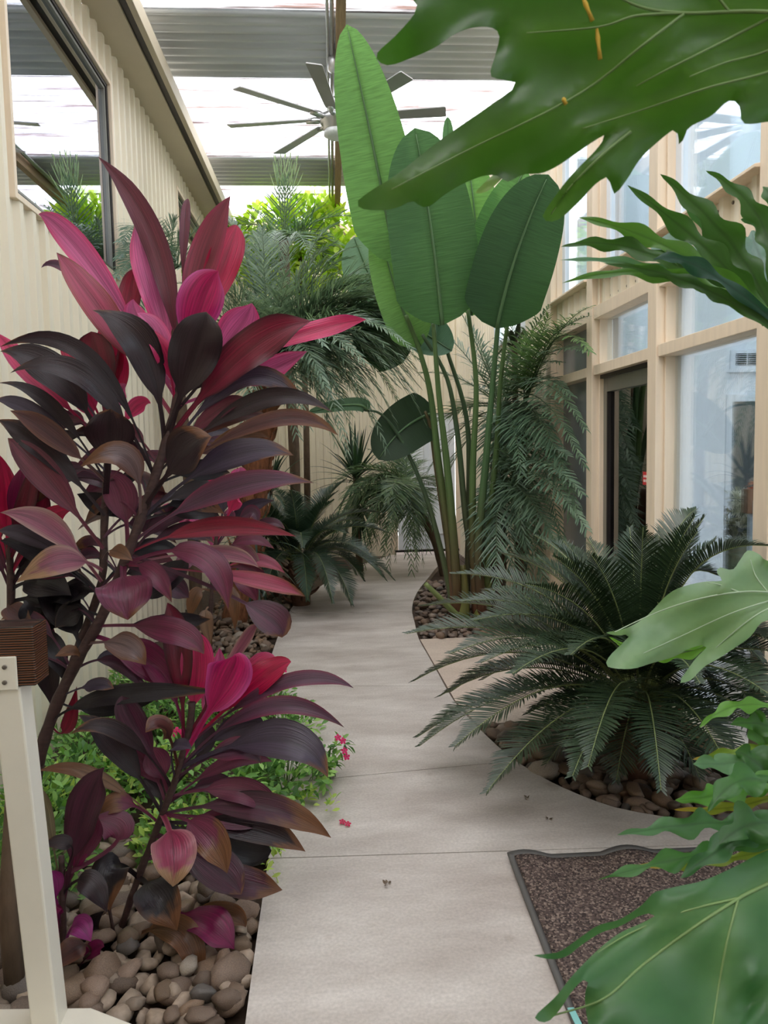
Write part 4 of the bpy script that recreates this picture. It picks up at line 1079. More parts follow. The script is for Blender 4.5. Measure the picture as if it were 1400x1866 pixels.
def flower(par, c, r, col, nrm):
    """five flat petals round a dark eye"""
    c = npv(c); nrm = norm(npv(nrm)); s = norm(np.cross(nrm, [0.3, 0.1, 0.95])); t = np.cross(nrm, s)
    mb = MB()
    for k in range(5):
        a = k*2*math.pi/5
        d = s*math.cos(a)+t*math.sin(a); e = -s*math.sin(a)+t*math.cos(a)
        v = [c+nrm*0.001, c+d*r*0.6-e*r*0.38+nrm*r*0.06, c+d*r-e*r*0.25-nrm*r*0.05, c+d*r*1.05+e*r*0.2-nrm*r*0.05, c+d*r*0.6+e*r*0.4+nrm*r*0.06]
        mb.add(v, [(0, 1, 2, 3, 4)], lin(col))
    mb.add([c+nrm*0.003+(s*math.cos(q)+t*math.sin(q))*r*0.13 for q in np.arange(6)*math.pi/3], [(0, 1, 2, 3, 4, 5)], lin((150, 10, 50)))
    return mb.build('flower', M['petal'], par, smooth=False)

PINKF = (232, 38, 118)
HG = [(114, 160, 84), (140, 184, 104), (98, 142, 76), (160, 198, 116), (84, 124, 70)]
HY = [(172, 200, 96), (192, 212, 114), (140, 178, 86)]
spots = [  # x pixel, y pixel on the ground, radius, height, colours, flowers
 (520, 1440, 0.24, 0.24, 0, 'spilling over the path edge under the grey leaf', 2), (430, 1470, 0.26, 0.22, 0, 'below the middle of the lower red cordyline', 0), (330, 1430, 0.28, 0.2, 0, 'behind the lower red cordyline stem', 1),
 (240, 1450, 0.26, 0.2, 1, 'yellow green, left of the lower red cordyline stem', 0), (150, 1460, 0.26, 0.22, 0, 'right beside the cream post', 0), (90, 1500, 0.26, 0.2, 1, 'pale tipped, against the cream post', 0),
 (500, 1350, 0.26, 0.24, 0, 'at the path edge under the magenta centre', 2), (400, 1350, 0.28, 0.24, 0, 'behind the magenta centred cordyline', 1), (290, 1340, 0.28, 0.24, 0, 'in the middle of the green bed', 1), (180, 1350, 0.28, 0.22, 0, 'under the tall cordyline stem', 0),
 (250, 1270, 0.3, 0.24, 0, 'at the foot of the ribbed wall', 0), (360, 1270, 0.3, 0.24, 0, 'at the back of the green bed', 0), (460, 1280, 0.26, 0.24, 0, 'at the back corner next to the path', 0), (20, 1640, 0.26, 0.3, 0, 'left of the cream post near the trunk', 0), (-30, 1560, 0.3, 0.3, 0, 'at the left picture edge behind the post', 0),
 (470, 1520, 0.16, 0.15, 1, 'creeping onto the concrete by the pebbles', 0), (340, 1540, 0.2, 0.12, 1, 'yellow green, at the front of the green bed', 0), (30, 1400, 0.26, 0.24, 0, 'behind the upper part of the cream post', 0)]
for i, (px, py, r_, h_, cs, where, nf) in enumerate(spots):
    g = fl(px, py)
    if g.x < XL+0.15+r_*0.6: g.x = XL+0.15+r_*0.6
    if px < 480: g.x = min(g.x, lx(g.y)-0.12)
    root = empty('periwinkle', g, 'leafy green periwinkle clump %s' % where, 'plant', group='periwinkles in the left bed')
    mb = MB()
    leafcloud(mb, (g.x, g.y, 0.02), (r_, r_*1.1, h_), 420, 0.055, 0.023, HY+HG[:2] if cs else HG, bottom=0.05, shell=0.35)
    mb.build('foliage', M['herb'], root, kind='stuff')
    mb = MB()
    for k in range(12):
        a = rng.uniform(0, 6.28); d = np.array([math.cos(a), math.sin(a), 0])
        mb.tube([npv(g)+[0, 0, -0.05], npv(g)+d*r_*0.3+[0, 0, h_*0.5], npv(g)+d*r_*0.75+[0, 0, h_*0.8]], (0.003, 0.0025, 0.0015), 4, lin((110, 140, 80)))
    mb.build('stems', M['herb'], root)
    for k in range(nf):
        a = rng.uniform(3.6, 6.0); rr = rng.uniform(0.2, 0.8)*r_
        flower(root, (g.x+rr*math.cos(a), g.y+rr*math.sin(a), 0.035+h_*math.sqrt(max(0, 1-(rr/r_)**2))), 0.022, PINKF, (0.1, -0.8, 0.8))
# the sprig that leans out over the path
gs = fl(575, 1420)
sp_ = empty('periwinkle', gs, 'periwinkle sprig with four pink flowers leaning out over the concrete path', 'plant', group='periwinkles in the left bed')
mb = MB(); tips = [at(624, 1350, gs.y), at(606, 1372, gs.y), at(590, 1395, gs.y)]
for q in tips: mb.tube([gs-Vector((0.12, 0, 0.0)), (gs+q)/2-Vector((0.03, 0, -0.02)), q], (0.003, 0.0025, 0.002), 5, lin((110, 140, 80)))
for q in tips+[(tips[0]+gs)/2]: leafcloud(mb, q-Vector((0.01, 0, 0.02)), (0.045, 0.04, 0.04), 22, 0.05, 0.02, HG, bottom=1, shell=0.2)
mb.build('foliage', M['herb'], sp_)
for (px, py) in ((616, 1344), (625, 1350), (628, 1368), (632, 1379)): flower(sp_, at(px, py, gs.y-0.04), 0.016, PINKF, (0.2, -0.9, 0.5))
for (px, py, wh) in ((322, 1334, 'beside the dark leaf tips'), (508, 1218, 'near the path under the hot pink leaves'), (535, 1327, 'at the path edge, right of the clump'), (512, 1236, 'just below the pink leaf tips'), (568, 1372, 'left of the leaning sprig')):
    q = at(px, py, fl(px, py+90).y)
    o = empty('periwinkle_flower', q-Vector((0, 0, 0.12)), 'single bright pink periwinkle flower %s' % wh, 'flower', group='pink periwinkle flowers')
    flower(o, q, 0.024, PINKF, (0.1, -0.9, 0.6)); flower(o, q+Vector((0.03, 0.01, -0.012)), 0.02, PINKF, (0.5, -0.8, 0.5))
    mb = MB(); mb.tube([q-Vector((0.0, -0.02, 0.13)), q-Vector((0, -0.005, 0.003))], (0.002, 0.0015), 4, lin((110, 140, 80))); mb.build('stalk', M['herb'], o)
for k, (px, py) in enumerate(((624, 1497), (634, 1501))):
    o = empty('fallen_flower', fl(px, py), 'tiny fallen pink flower lying on the concrete, %s of the pair' % ('left' if k == 0 else 'right'), 'flower', group='fallen flowers')
    flower(o, fl(px, py, 0.012), 0.014, (205, 24, 84), (0.1, -0.4, 1)); 
for px, py, n in ((597, 1485, 14), (555, 1468, 24), (545, 1475, 14), (500, 1580, 16), (478, 1610, 10)):
    g = fl(px, py); o = MB(); leafcloud(o, g+Vector((0, 0, 0.03)), (0.05, 0.05, 0.05), n, 0.045, 0.016, HY, shell=0.1)
    tag(o.build('seedling', M['herb']), 'pale green seedling %s' % {597: 'alone on the concrete path', 555: 'at the path edge above the joint', 545: 'creeping under the brown leaf tip', 500: 'in the path edge shade under the leaves', 478: 'among the pebbles at the kerb'}[px], 'plant', 'pale seedlings by the path')
# brown trunk behind the post
mb = MB(); b0 = fl(30, 1805); mb.tube([b0-Vector((0, 0, 0.06)), b0+Vector((-0.01, 0, 0.25)), b0+Vector((0.02, 0.02, 0.6))], (0.03, 0.026, 0.022), 10)
mb.build('trunk', M['trunk'], ca)

# ------------------------------------------------------------------ cycads
def cycad(center, label, n_rings, Lf, ll, w, xmax, xmin, zmin, cols, cut=0):
    c = npv(center)
    root = empty('cycad', (c[0], c[1], 0), label, 'cycad')
    mb = MB(); mb.lathe([(0.09, -c[2]-0.05), (0.11, -c[2]*0.5), (0.12, -0.04), (0.08, 0.0), (0.02, 0.02)], c[0], c[1], c[2], 18)
    tr = mb.build('trunk', M['cutend'], root)
    for k in range(26):
        a = k*2.4; h = -0.02-c[2]*0.9*(k/26)
        d = np.array([math.cos(a), math.sin(a), 0])
        mb = MB(); mb.tube([c+d*0.09+[0, 0, h], c+d*0.15+[0, 0, h+0.03], c+d*0.19+[0, 0, h+0.07]], (0.022, 0.016, 0.01), 6); mb.build('leaf_base', M['cutend'], tr)
    for (n, e0, e1, L0, L1, drop) in n_rings:
        for k in range(n):
            a = (k+rng.uniform(-0.3, 0.3))/n*2*math.pi+e0
            e = R(rng.uniform(e0, e1)); Lk = Lf*rng.uniform(L0, L1)
            d = np.array([math.cos(a), math.sin(a), 0])
            P0 = c + d*0.06
            e2 = e-R(drop*rng.uniform(0.75, 1.2))
            P1 = c + Lk*0.52*(d*math.cos(e)+np.array([0, 0, math.sin(e)]))
            P2 = P1 + Lk*0.5*(d*math.cos(e2)+np.array([0, 0, math.sin(e2)]))
            if P2[0] > xmax:
                sc = (xmax-c[0])/(P2[0]-c[0]); lost = (1-sc)
                for P in (P1, P2): P[0] = c[0]+(P[0]-c[0])*sc; P[2] += lost*Lk*0.2
            if P2[0] < xmin:
                sc = (xmin-c[0])/(P2[0]-c[0])
                for P in (P1, P2): P[0] = c[0]+(P[0]-c[0])*sc
            if P2[2] < zmin: P2[2] = zmin+rng.uniform(0, 0.06)
            frond_to(root, P0, P1+np.array([0, 0, 0.02]), P2, M['cycad'], M['rachis'], n=int(78*Lk/Lf), L=ll*rng.uniform(0.9, 1.1), w=w, v0=0.16, vang=0.45, droop=0.1, col=cols[0], col2=cols[1], a0=80, a1=38, jit=0.03, lshape='cycad')
    return root
GC1, GC2 = lin((44, 62, 42)), lin((64, 84, 58))
cc0 = fl(1165, 1270, 0.36)
cycad(cc0, 'large dark green cycad arching over the path beside the glass wall', [(14, 60, 82, 0.74, 0.9, 14), (20, 36, 58, 0.9, 1.04, 28), (24, 16, 36, 0.98, 1.1, 30), (24, 2, 18, 0.88, 1.06, 26), (14, -18, -4, 0.42, 0.55, 20)], 1.06, 0.15, 0.0075, 1.74, -5, 0.05, (GC1, GC2))
yc = 7.6
c1 = at(545, 985, yc); c1.z = 0.45
cycad(c1, 'small dark cycad at the left path edge in front of the far wall', [(10, 50, 80, 0.8, 1.0, 20), (15, 22, 48, 0.9, 1.1, 40), (18, -5, 18, 0.9, 1.1, 50)], 0.95, 0.15, 0.009, 3, XL+0.1, 0.03, (lin((50, 74, 58)), lin((66, 92, 72))))

# ------------------------------------------------------------------ date palms
PG1, PG2 = lin((82, 106, 88)), lin((138, 158, 138))  # grey sheen of the leaflets mixed into both colours
def palm(name, label, crown, Y, base, trunk_r, tips, L=0.24, w=0.011, n=52, cols=(PG1, PG2), arch=0.18, droop=0.18, group=None, tmat='trunk', vang=0.25, a0=62, a1=30, spread=0.5, dup=0, afac=1.0):
    tips = list(tips)+[(t[0]+rng.normal(0, 24), t[1]+rng.normal(0, 22))+((t[2]+rng.normal(0, .25),)+tuple(t[3:]) if len(t) > 2 else ()) for t in tips for _ in range(dup)]
    cW = at(crown[0], crown[1], Y)
    bW = Vector((base[0], base[1], 0)) if len(base) == 2 else Vector(base)
    tips += [(t[0]+rng.normal(0, 22), t[1]+rng.normal(0, 22))+((t[2]+rng.normal(0, .2),)+tuple(t[3:]) if len(t) > 2 else ()) for t in tips if dup and t[0] > 600]
    root = empty(name, bW, label, 'palm', group=group)
    if trunk_r:
        pts = curve_poly([bW-Vector((0, 0, 0.1)), bW.lerp(cW, 0.35)+Vector((0.04, 0, 0)), bW.lerp(cW, 0.7), cW], k=5)
        mb = MB(); mb.tube(pts, np.linspace(trunk_r*1.15, trunk_r, len(pts))*(1+0.06*np.sin(np.arange(len(pts))*2.5)), 12)
        tr = mb.build('trunk', M[tmat], root)
        if tmat == 'trunkfiber':
            for k in range(70):
                q = k/70; p = npv(pts[min(len(pts)-1, int(4+q*(len(pts)-5)))])+[0, 0, rng.uniform(-0.05, 0.05)]
                a = k*2.4; d = np.array([math.cos(a), math.sin(a), 0])
                mb = MB(); mb.tube([p+d*trunk_r*0.85, p+d*trunk_r*1.25+[0, 0, 0.05], p+d*trunk_r*1.5+[0, 0, 0.13]], (0.022, 0.015, 0.006), 5); mb.build('leaf_base', M['trunkfiber'], tr)
    for i, tp in enumerate(tips):
        px, py = tp[0], tp[1]
        dY = tp[2] if len(tp) > 2 else rng.uniform(-spread, spread)
        ar = tp[3] if len(tp) > 3 else arch
        Yt = Y+dY
        if px > 640: Yt = min(Yt, 1.70*FPX/(px-608))
        if px < 560: Yt = min(Yt, 1.42*FPX/max(1, 608-px))
        P2 = npv(at(px, py, Yt)); P0 = npv(cW)
        ln = np.linalg.norm(P2-P0)
        P1 = (P0+P2)/2+np.array([0, 0, ar*ln*afac])
        frond_to(root, P0, P1, P2, M['palm'], M['rachisdark'], n=int(max(26, min(80, n*ln/1.0))), L=L*rng.uniform(0.85, 1.1), w=w, v0=0.12, vang=vang, droop=droop, col=cols[0], col2=cols[1], a0=a0, a1=a1, jit=0.1)
    return root
tips1 = [(430, 430, .2), (468, 425, .3), (395, 470, .1), (352, 520, .2), (540, 425, .3), (588, 455, .2), (640, 470, .1), (690, 500, 0), (700, 545, -.3), (745, 560, -.2), (780, 545, .1), (770, 640, -.2, .3), (760, 700, -.1, .35), (700, 760, -.3, .4), (645, 800, -.5, .4), (600, 770, -.6, .35),
         (540, 790, -.6, .3), (455, 790, -.5, .3), (390, 760, -.3, .3), (345, 700, -.2, .25), (320, 630, 0, .2), (300, 560, .2, .2), (660, 620, -.5, .25), (620, 640, -.7, .2), (720, 610, -.4, .25), (580, 620, -.8, .2), (420, 610, -.7, .2), (370, 590, -.3, .2), (410, 520, -.2, .15), (520, 500, -.4, .1), (480, 480, -.1, .1),
         (560, 520, -.3, .12), (610, 540, -.3, .15), (680, 700, -.4, .3), (740, 650, .3, .25), (660, 740, .4, .3), (445, 560, -.5, .2), (630, 560, .3, .2), (730, 740, .3, .35), (500, 560, -.7, .15), (700, 600, -.5, .2), (670, 570, -.4, .2), (735, 600, .1, .2), (650, 660, -.6, .3), (690, 650, -.4, .3), (610, 700, -.7, .3), (750, 670, -.1, .3), (720, 700, -.3, .3), (640, 700, .2, .3), (580, 700, -.8, .25), (790, 600, .1, .2), (800, 650, 0, .3)]
palm('date_palm', 'feathery grey green date palm with shaggy brown trunk on the left of the path', (492, 672), 6.9, (at(425, 1100, 7.0).x, 7.0), 0.115, tips1, L=0.29, w=0.0115, n=32, tmat='trunkfiber', dup=1)
tips2 = [(440, 440, -.2), (420, 500, -.3), (600, 430, -.2), (655, 395, -.1, .12), (640, 470, -.4), (460, 380, .3, .05), (590, 375, .3, .05), (480, 470, -.8, .2), (570, 480, -.8, .2), (420, 420, .2), (620, 500, .2, .2)]
p2 = palm('date_palm', 'tall slim palm with an upright spear of new leaves below the clear roof', (518, 440), 8.6, (at(536, 1000, 8.6).x, 8.6), 0.055, tips2, L=0.3, w=0.013, n=24, droop=0.08, cols=(lin((56, 84, 58)), lin((92, 120, 86))))
P0, P2 = npv(at(518, 450, 8.6)), npv(at(520, 330, 8.5))
frond_to(p2, P0, (P0+P2)/2, P2, M['palm'], M['rachisdark'], n=15, L=0.36, w=0.013, v0=0.05, vang=0.15, droop=0.05, col=lin((56, 84, 58)), col2=lin((84, 110, 78)), a0=58, a1=22, upref=(0, -1, 0.1))
for tx in (502, 512, 520, 529, 540):
    P2 = npv(at(tx, 288+abs(tx-520)*0.4, 8.5))
    frond_to(p2, P0, (P0+P2)/2, P2, M['palm'], M['rachisdark'], n=5, L=0.3, w=0.010, v0=0.4, vang=0.1, droop=0.0, col=lin((96, 120, 84)), col2=lin((136, 156, 110)), a0=14, a1=6, upref=(0, -1, 0.1))
tips3 = [(1070, 640, -1, .2), (1074, 575, -1, .15), (1066, 850, -1, .3), (1056, 940, -1, .35), (1030, 1010, -1, .4), (965, 1060, -.7, .4), (905, 1010, -.6, .4), (835, 560, .2, .1), (862, 600, .3, .1), (800, 600, .3, .15), (935, 590, .2, .1), (1000, 560, -.6, .15),
         (770, 680, .3, .25), (770, 790, .2, .3), (800, 900, .1, .3), (1040, 720, -1, .25), (1066, 780, -1, .3), (950, 960, -.9, .35), (890, 900, -.4, .3), (1035, 880, -1.1, .3), (1020, 660, -.9, .2), (850, 700, .4, .2), (820, 760, .4, .3), (930, 1040, -.4, .4), (985, 1035, -.9, .4), (880, 640, .5, .1), (780, 860, .4, .3),
         (1040, 940, -1.3, .3), (950, 860, -1.2, .3), (1000, 820, -1.2, .2)]
palm('date_palm', 'feathery date palm with drooping fronds behind the bird of paradise stems', (915, 745), 7.0, (1.45, 7.05), 0.07, tips3, L=0.31, w=0.0115, n=30, dup=0, afac=0.5, cols=(lin((70, 96, 76)), lin((106, 132, 106))))
tips4 = [(625, 950, -.3, .3), (622, 900, -.2, .25), (650, 880, 0, .2), (690, 850, 0, .15), (640, 1000, -.4, .4), (700, 1010, -.5, .4), (760, 1010, -.5, .4), (790, 960, -.3, .3), (800, 880, 0, .2), (740, 800, .2, .1), (680, 960, -.6, .3), (720, 960, -.6, .3), (665, 1030, -.5, .45), (770, 840, .2, .15), (700, 900, -.7, .2), (650, 940, -.1, .3), (780, 1000, -.2, .4)]
palm('date_palm', 'small low date palm arching over the end of the path by the white door', (742, 880), 9.3, (at(760, 1000, 9.4).x+0.35, 9.4), 0.05, tips4, L=0.28, w=0.011, n=28, afac=0.7, dup=1, cols=(lin((64, 92, 70)), lin((104, 126, 86))))
tips5 = [(1074, 560, -.4, .1), (1050, 590, -.4, .15), (1000, 575, 0, .08), (1074, 640, -.5, .2), (960, 610, 0, .1)]
palm('date_palm', 'lighter green palm rising against the upper glass by the first post', (955, 745), 6.6, (1.6, 6.6), 0.04, tips5, L=0.28, w=0.012, n=28, cols=(lin((84, 118, 72)), lin((116, 146, 92))))

tips7 = [(1045, 1060, -.5, .12), (1000, 1085, -.5, .12), (942, 1090, -.5, .15), (1070, 965, -.9, .12), (1062, 900, -.9, .12), (872, 1040, -.3, .15), (985, 845, -.3, .1), (1035, 830, -.7, .12), (1020, 1000, -.8, .12), (905, 1070, -.6, .15), (960, 990, -.7, .1)]
palm('date_palm', 'low pygmy palm with broad feathery fronds just right of the bird of paradise stems', (905, 868), 6.75, (1.45, 6.75), 0.05, tips7, L=0.33, w=0.012, n=34, cols=(lin((76, 102, 84)), lin((120, 144, 122))), droop=0.12)
# palm by the left wall, its thin fronds show beside the window
tips6 = [(212, 505, 0, .1), (222, 440, 0, .15), (250, 425, 0, .1), (320, 400, 0, .2), (215, 470, 0, .1), (260, 520, -.2, .2), (340, 430, 0, .2), (390, 410, .2, .2), (360, 480, 0, .2), (380, 560, -.3, .3), (250, 600, -.3, .3)]
palm('date_palm', 'thin date palm close to the left wall under the second window', (310, 500), 6.6, (-1.25, 6.7), 0.05, tips6, L=0.26, w=0.011, n=32, cols=(lin((66, 94, 76)), lin((96, 122, 102))))

# ------------------------------------------------------------------ strap leaved plants
def rosette(name, label, cat, c, n, L, w, cols, e0, e1, base_z=0, stem_r=0.025, droop=0.5, skirt=0, mat='palm', group=None):
    c = npv(c)
    root = empty(name, (c[0], c[1], 0), label, cat, group=group)
    if stem_r:
        mb = MB(); mb.tube([(c[0]+0.03, c[1], -0.06), (c[0]+0.01, c[1], c[2]*0.5), (c[0], c[1], c[2]+0.02)], (stem_r*1.2, stem_r, stem_r*0.9), 10); mb.build('stem', M['trunk'], root)
    for k in range(n+skirt):
        a = k*2.39996+rng.uniform(-0.2, 0.2)
        q = k/max(1, n-1)
        e = R(e1+(e0-e1)*q) if k < n else R(rng.uniform(-80, -45))
        zo = -q*0.15 if k < n else -0.15-rng.uniform(0, 0.35)
        d = np.array([math.cos(a), math.sin(a), 0])
        lk = L*rng.uniform(0.8, 1.1)
        P0 = c+d*stem_r+[0, 0, zo]
        dirv = d*math.cos(e)+np.array([0, 0, math.sin(e)])
        P2 = P0+dirv*lk-np.array([0, 0, droop*lk*math.cos(e)*rng.uniform(0.3, 1.0)])
        P1 = P0+dirv*lk*0.52
        if P2[2] < 0.03: P2[2] = 0.03
        lo = XL+0.06
        P2[0] = np.clip(P2[0], lo+0.03, 1.68); P2[1] = min(P2[1], YB-0.12)
        mb = MB(); cmid = lin(cols[int(rng.integers(0, len(cols)))])
        blade(mb, P0, P1, P2, w, np.array([0, 0, 1.0])+d*0.3, 'strap', pet=0.0, petw=0.3, fold=0.3, wave=0.0, mid=cmid, nv=8, nu=2)
        mb.build('leaf', M[mat], root)
    return root
DG = [(50, 74, 56), (64, 92, 68), (42, 62, 50)]
rosette('yucca', 'spiky dark green yucca with a leafy skirt against the far wall', 'plant', at(648, 858, 9.6), 46, 0.66, 0.05, DG, -10, 88, stem_r=0.04, droop=0.3, skirt=34)
rosette('dracaena', 'spiky dracaena on a thin stem behind the small cycad', 'plant', at(492, 880, 8.0), 36, 0.55, 0.035, DG, -20, 85, stem_r=0.025, droop=0.5, skirt=10)
rosette('dracaena', 'low strap leaved dracaena clump beside the shaggy palm trunk', 'plant', at(462, 985, 7.0), 44, 0.6, 0.03, [(60, 84, 66), (84, 104, 86), (48, 70, 56)], -30, 80, stem_r=0.03, droop=0.7, skirt=16)
rosette('dracaena', 'small green strap leaved plant in the pebbles behind the bird of paradise stems', 'plant', fl(865, 1060)+Vector((0, 0, 0.1)), 16, 0.32, 0.035, [(60, 90, 56), (80, 110, 70)], 0, 80, stem_r=0.02, droop=0.5)
rosette('dracaena', 'dark fern like plant high up behind the right paddle leaf', 'plant', at(938, 620, 6.85), 22, 0.24, 0.05, [(44, 54, 44), (70, 84, 60)], -10, 80, stem_r=0.03, droop=0.6)

# ------------------------------------------------------------------ lime green shrub under the clear roof
sc_ = at(545, 440, 10.3)
sh = empty('shrub', (sc_.x, 10.3, 0), 'lime green leafy tree glowing under the clear roof at the far wall', 'tree')
mb = MB(); mb.tube([(sc_.x, 10.3, -0.06), (sc_.x+0.03, 10.3, 2), (sc_.x, 10.3, sc_.z)], (0.05, 0.04, 0.03), 10); mb.build('trunk', M['trunk'], sh)
mb = MB()
LG = [(176, 206, 60), (196, 218, 84), (150, 188, 60), (206, 226, 110)]
for (px, py, r_) in ((545, 430, .5), (490, 420, .42), (600, 430, .42), (470, 470, .38), (620, 480, .36), (570, 395, .36), (500, 500, .4), (585, 490, .4), (545, 470, .45)):
    leafcloud(mb, at(px, py, 10.3+rng.uniform(-.2, .2)), (r_, r_*0.8, r_*0.8), 240, 0.17, 0.075, LG, upbias=1.5, bottom=1.0, shell=0.5)
mb.build('foliage', M['herb'], sh, kind='stuff')
# ------------------------------------------------------------------ bird of paradise
BY = fl(850, 1128).y
bp_ = empty('bird_of_paradise', fl(855, 1128), 'giant bird of paradise with tall paddle leaves on the right of the path', 'plant')
def stalk(pts, r0, r1, Y0, Y1, c0, c1, name='stalk', flat=False):
    P = [at(x, y, Y0+(Y1-Y0)*i/(len(pts)-1)) for i, (x, y) in enumerate(pts)]
    if pts[0][1] > 1080: P[0].z = min(P[0].z, 0.0)
    P = curve_poly(P, k=5)
    q = np.linspace(0, 1, len(P))
    c = np.array(lin(c0))[None]*(1-np.clip(q*2.2, 0, 1))[:, None]+np.array(lin(c1))[None]*np.clip(q*2.2, 0, 1)[:, None]
    rr = (r0*(1-q)**1.3*0.9+r1*(1-(1-q)**1.3)*0.9)
    mb = MB(); mb.tube(P, rr, 10, c)
    return mb.build(name, M['petiole'], bp_)
GR, PU = (98, 126, 78), (108, 60, 50)
S = [
 ([(835, 1135), (828, 1000), (815, 850), (800, 720), (790, 590)], .055, .018, BY, 6.0, PU, GR),
 ([(830, 1130), (818, 980), (800, 850), (785, 720), (765, 640), (740, 575)], .05, .018, BY, 6.1, PU, GR),
 ([(880, 1125), (872, 1000), (885, 850), (898, 700), (908, 590)], .055, .020, BY-.05, 5.95, PU, (84, 116, 78)),
 ([(870, 1130), (862, 980), (862, 850), (868, 700), (853, 565)], .05, .018, BY, 6.1, PU, GR),
 ([(888, 1120), (890, 980), (905, 820), (912, 700), (925, 590)], .04, .018, BY, 6.1, (110, 120, 70), GR),
 ([(878, 1125), (850, 950), (835, 800), (815, 690), (770, 610)], .04, .015, BY+.05, 6.2, (96, 84, 60), (84, 108, 78)),
 ([(830, 1125), (808, 1020), (775, 900), (730, 800), (695, 755), (665, 748)], .034, .009, BY, 6.3, (96, 104, 66), (74, 96, 72)),
 ([(838, 1130), (815, 980), (795, 850), (785, 780), (775, 750)], .04, .014, BY+.05, 6.5, (110, 84, 64), (110, 100, 70)),
 ([(850, 1130), (855, 900), (850, 760), (815, 640), (800, 590)], .035, .014, BY+.1, 6.3, (96, 84, 60), (84, 108, 78)),
]
for a in S: stalk(*a)
stalk([(842, 1136), (846, 1080), (843, 1030)], .085, .03, BY-.03, BY-.05, (120, 130, 70), (112, 108, 62), 'sheath')
stalk([(845, 1135), (812, 1100), (776, 1064)], .04, .022, BY-.05, BY-.25, (120, 134, 78), (140, 156, 100), 'cut_stalk')
stalk([(868, 1136), (885, 1085), (895, 1060)], .06, .015, BY-.05, BY-.1, (124, 120, 66), (110, 120, 66), 'sheath')
stalk([(885, 1130), (880, 1000), (880, 900)], .085, .045, BY+.02, BY, (100, 54, 46), (104, 70, 54), 'sheath')
stalk([(832, 1132), (822, 1000), (812, 900)], .08, .04, BY+.02, BY, (100, 54, 46), (108, 76, 58), 'sheath')
def paddle(b, m, t, w, Yb, Yt, c, face=0.1, side=0.0, fold=0.12, tw=0.0, edge=None, curl=0.0, vein=True, tipx=4.6):
    pb_, pt_ = at(*b, Yb), at(*t, Yt); pm_ = at(*m, (Yb+Yt)/2)
    n_ = tocam(pm_)*(1-face)+np.array([side, 0, 0.3])*face+np.array([side, 0, 0])
    wm = w*(Yb+Yt)/2/FPX
    mb = MB()
    blade(mb, pb_, pm_, pt_, wm, n_, 'paddle', pet=0.0, petw=0.05, fold=fold, wave=0.012, nw=1.5, twist=tw, mid=lin(c), edge=edge and lin(edge), nv=30, nu=12, curl=curl, tipx=tipx)
    o = mb.build('leaf', M['bird'], bp_)
    if vein:
        P = bez(npv(pb_), npv(pm_), npv(pt_), np.linspace(0, 0.97, 20))+norm(n_)*0.006
        mb = MB(); mb.tube(P, np.linspace(0.016, 0.003, 20), 6, lin((92, 124, 84))); mb.build('midrib', M['petiole'], o)
    return o
LGc, MG, DGc = (104, 146, 82), (70, 108, 66), (58, 90, 62)
paddle((722, 480), (680, 265), (632, 44), 128, 6.0, 5.45, (100, 144, 86), fold=0.08, side=-0.2, tipx=2.9)
paddle((806, 592), (786, 420), (756, 233), 156, 5.95, 5.6, MG, fold=0.1, side=0.15)
paddle((905, 598), (942, 460), (1000, 318), 146, 5.95, 5.55, (56, 88, 58), fold=0.12, side=0.25, tw=0.15)
paddle((858, 575), (868, 440), (850, 280), 96, 6.2, 6.0, (104, 150, 82), fold=0.2)
paddle((880, 545), (905, 430), (958, 306), 86, 6.15, 5.9, (90, 134, 76), fold=0.2)
paddle((765, 632), (722, 530), (690, 400), 76, 6.25, 6.1, (104, 146, 84), fold=0.1)
paddle((822, 330), (818, 270), (816, 213), 22, 6.1, 6.0, (80, 120, 76), fold=0.5, vein=False)
paddle((745, 590), (775, 608), (824, 640), 78, 6.5, 6.2, (70, 106, 84), face=0.5, fold=0.15)
paddle((792, 752), (735, 782), (690, 838), 92, 6.6, 6.4, (40, 62, 40), fold=0.1, face=0.2)
paddle((702, 570), (672, 500), (645, 432), 88, 7.6, 7.4, (112, 140, 128), fold=0.1)
paddle((735, 660), (690, 620), (640, 600), 84, 7.2, 7.0, (44, 68, 50), fold=0.1)
paddle((668, 748), (640, 738), (560, 752), 26, 6.3, 6.2, (74, 104, 76), fold=0.3, face=0.6)

# ------------------------------------------------------------------ lobed philodendron leaves in the foreground
ph = empty('philodendron', (1.25, 1.0, 0), 'large lobed philodendron leaning in from the right with leaves close to the camera', 'plant')
mb = MB(); mb.tube(curve_poly([Vector((1.25, 1.0, -0.08)), Vector((1.2, 1.02, 0.4)), Vector((1.15, 1.0, 0.9)), Vector((1.2, 0.98, 1.35))], k=4), 0.045, 12); mb.build('stem', M['trunk'], ph)
M['palevein'] = solid('silvery leaf vein', (168, 190, 160), 0.5, 0, 0.05, 20)
HUB = [Vector((1.17, 1.0, z)) for z in (0.75, 0.9, 1.05, 1.2, 1.32)]

def densify(pts, step, close=True):
    P = curve_poly([Vector((x, y, 0)) for x, y in pts], closed=close, k=8)
    out = [P[0]]
    for p in P[1:]:
        if (p-out[-1]).length >= step: out.append(p)
    if close and (out[-1]-out[0]).length < step*0.6: out.pop()
    return [(p.x, p.y) for p in out]

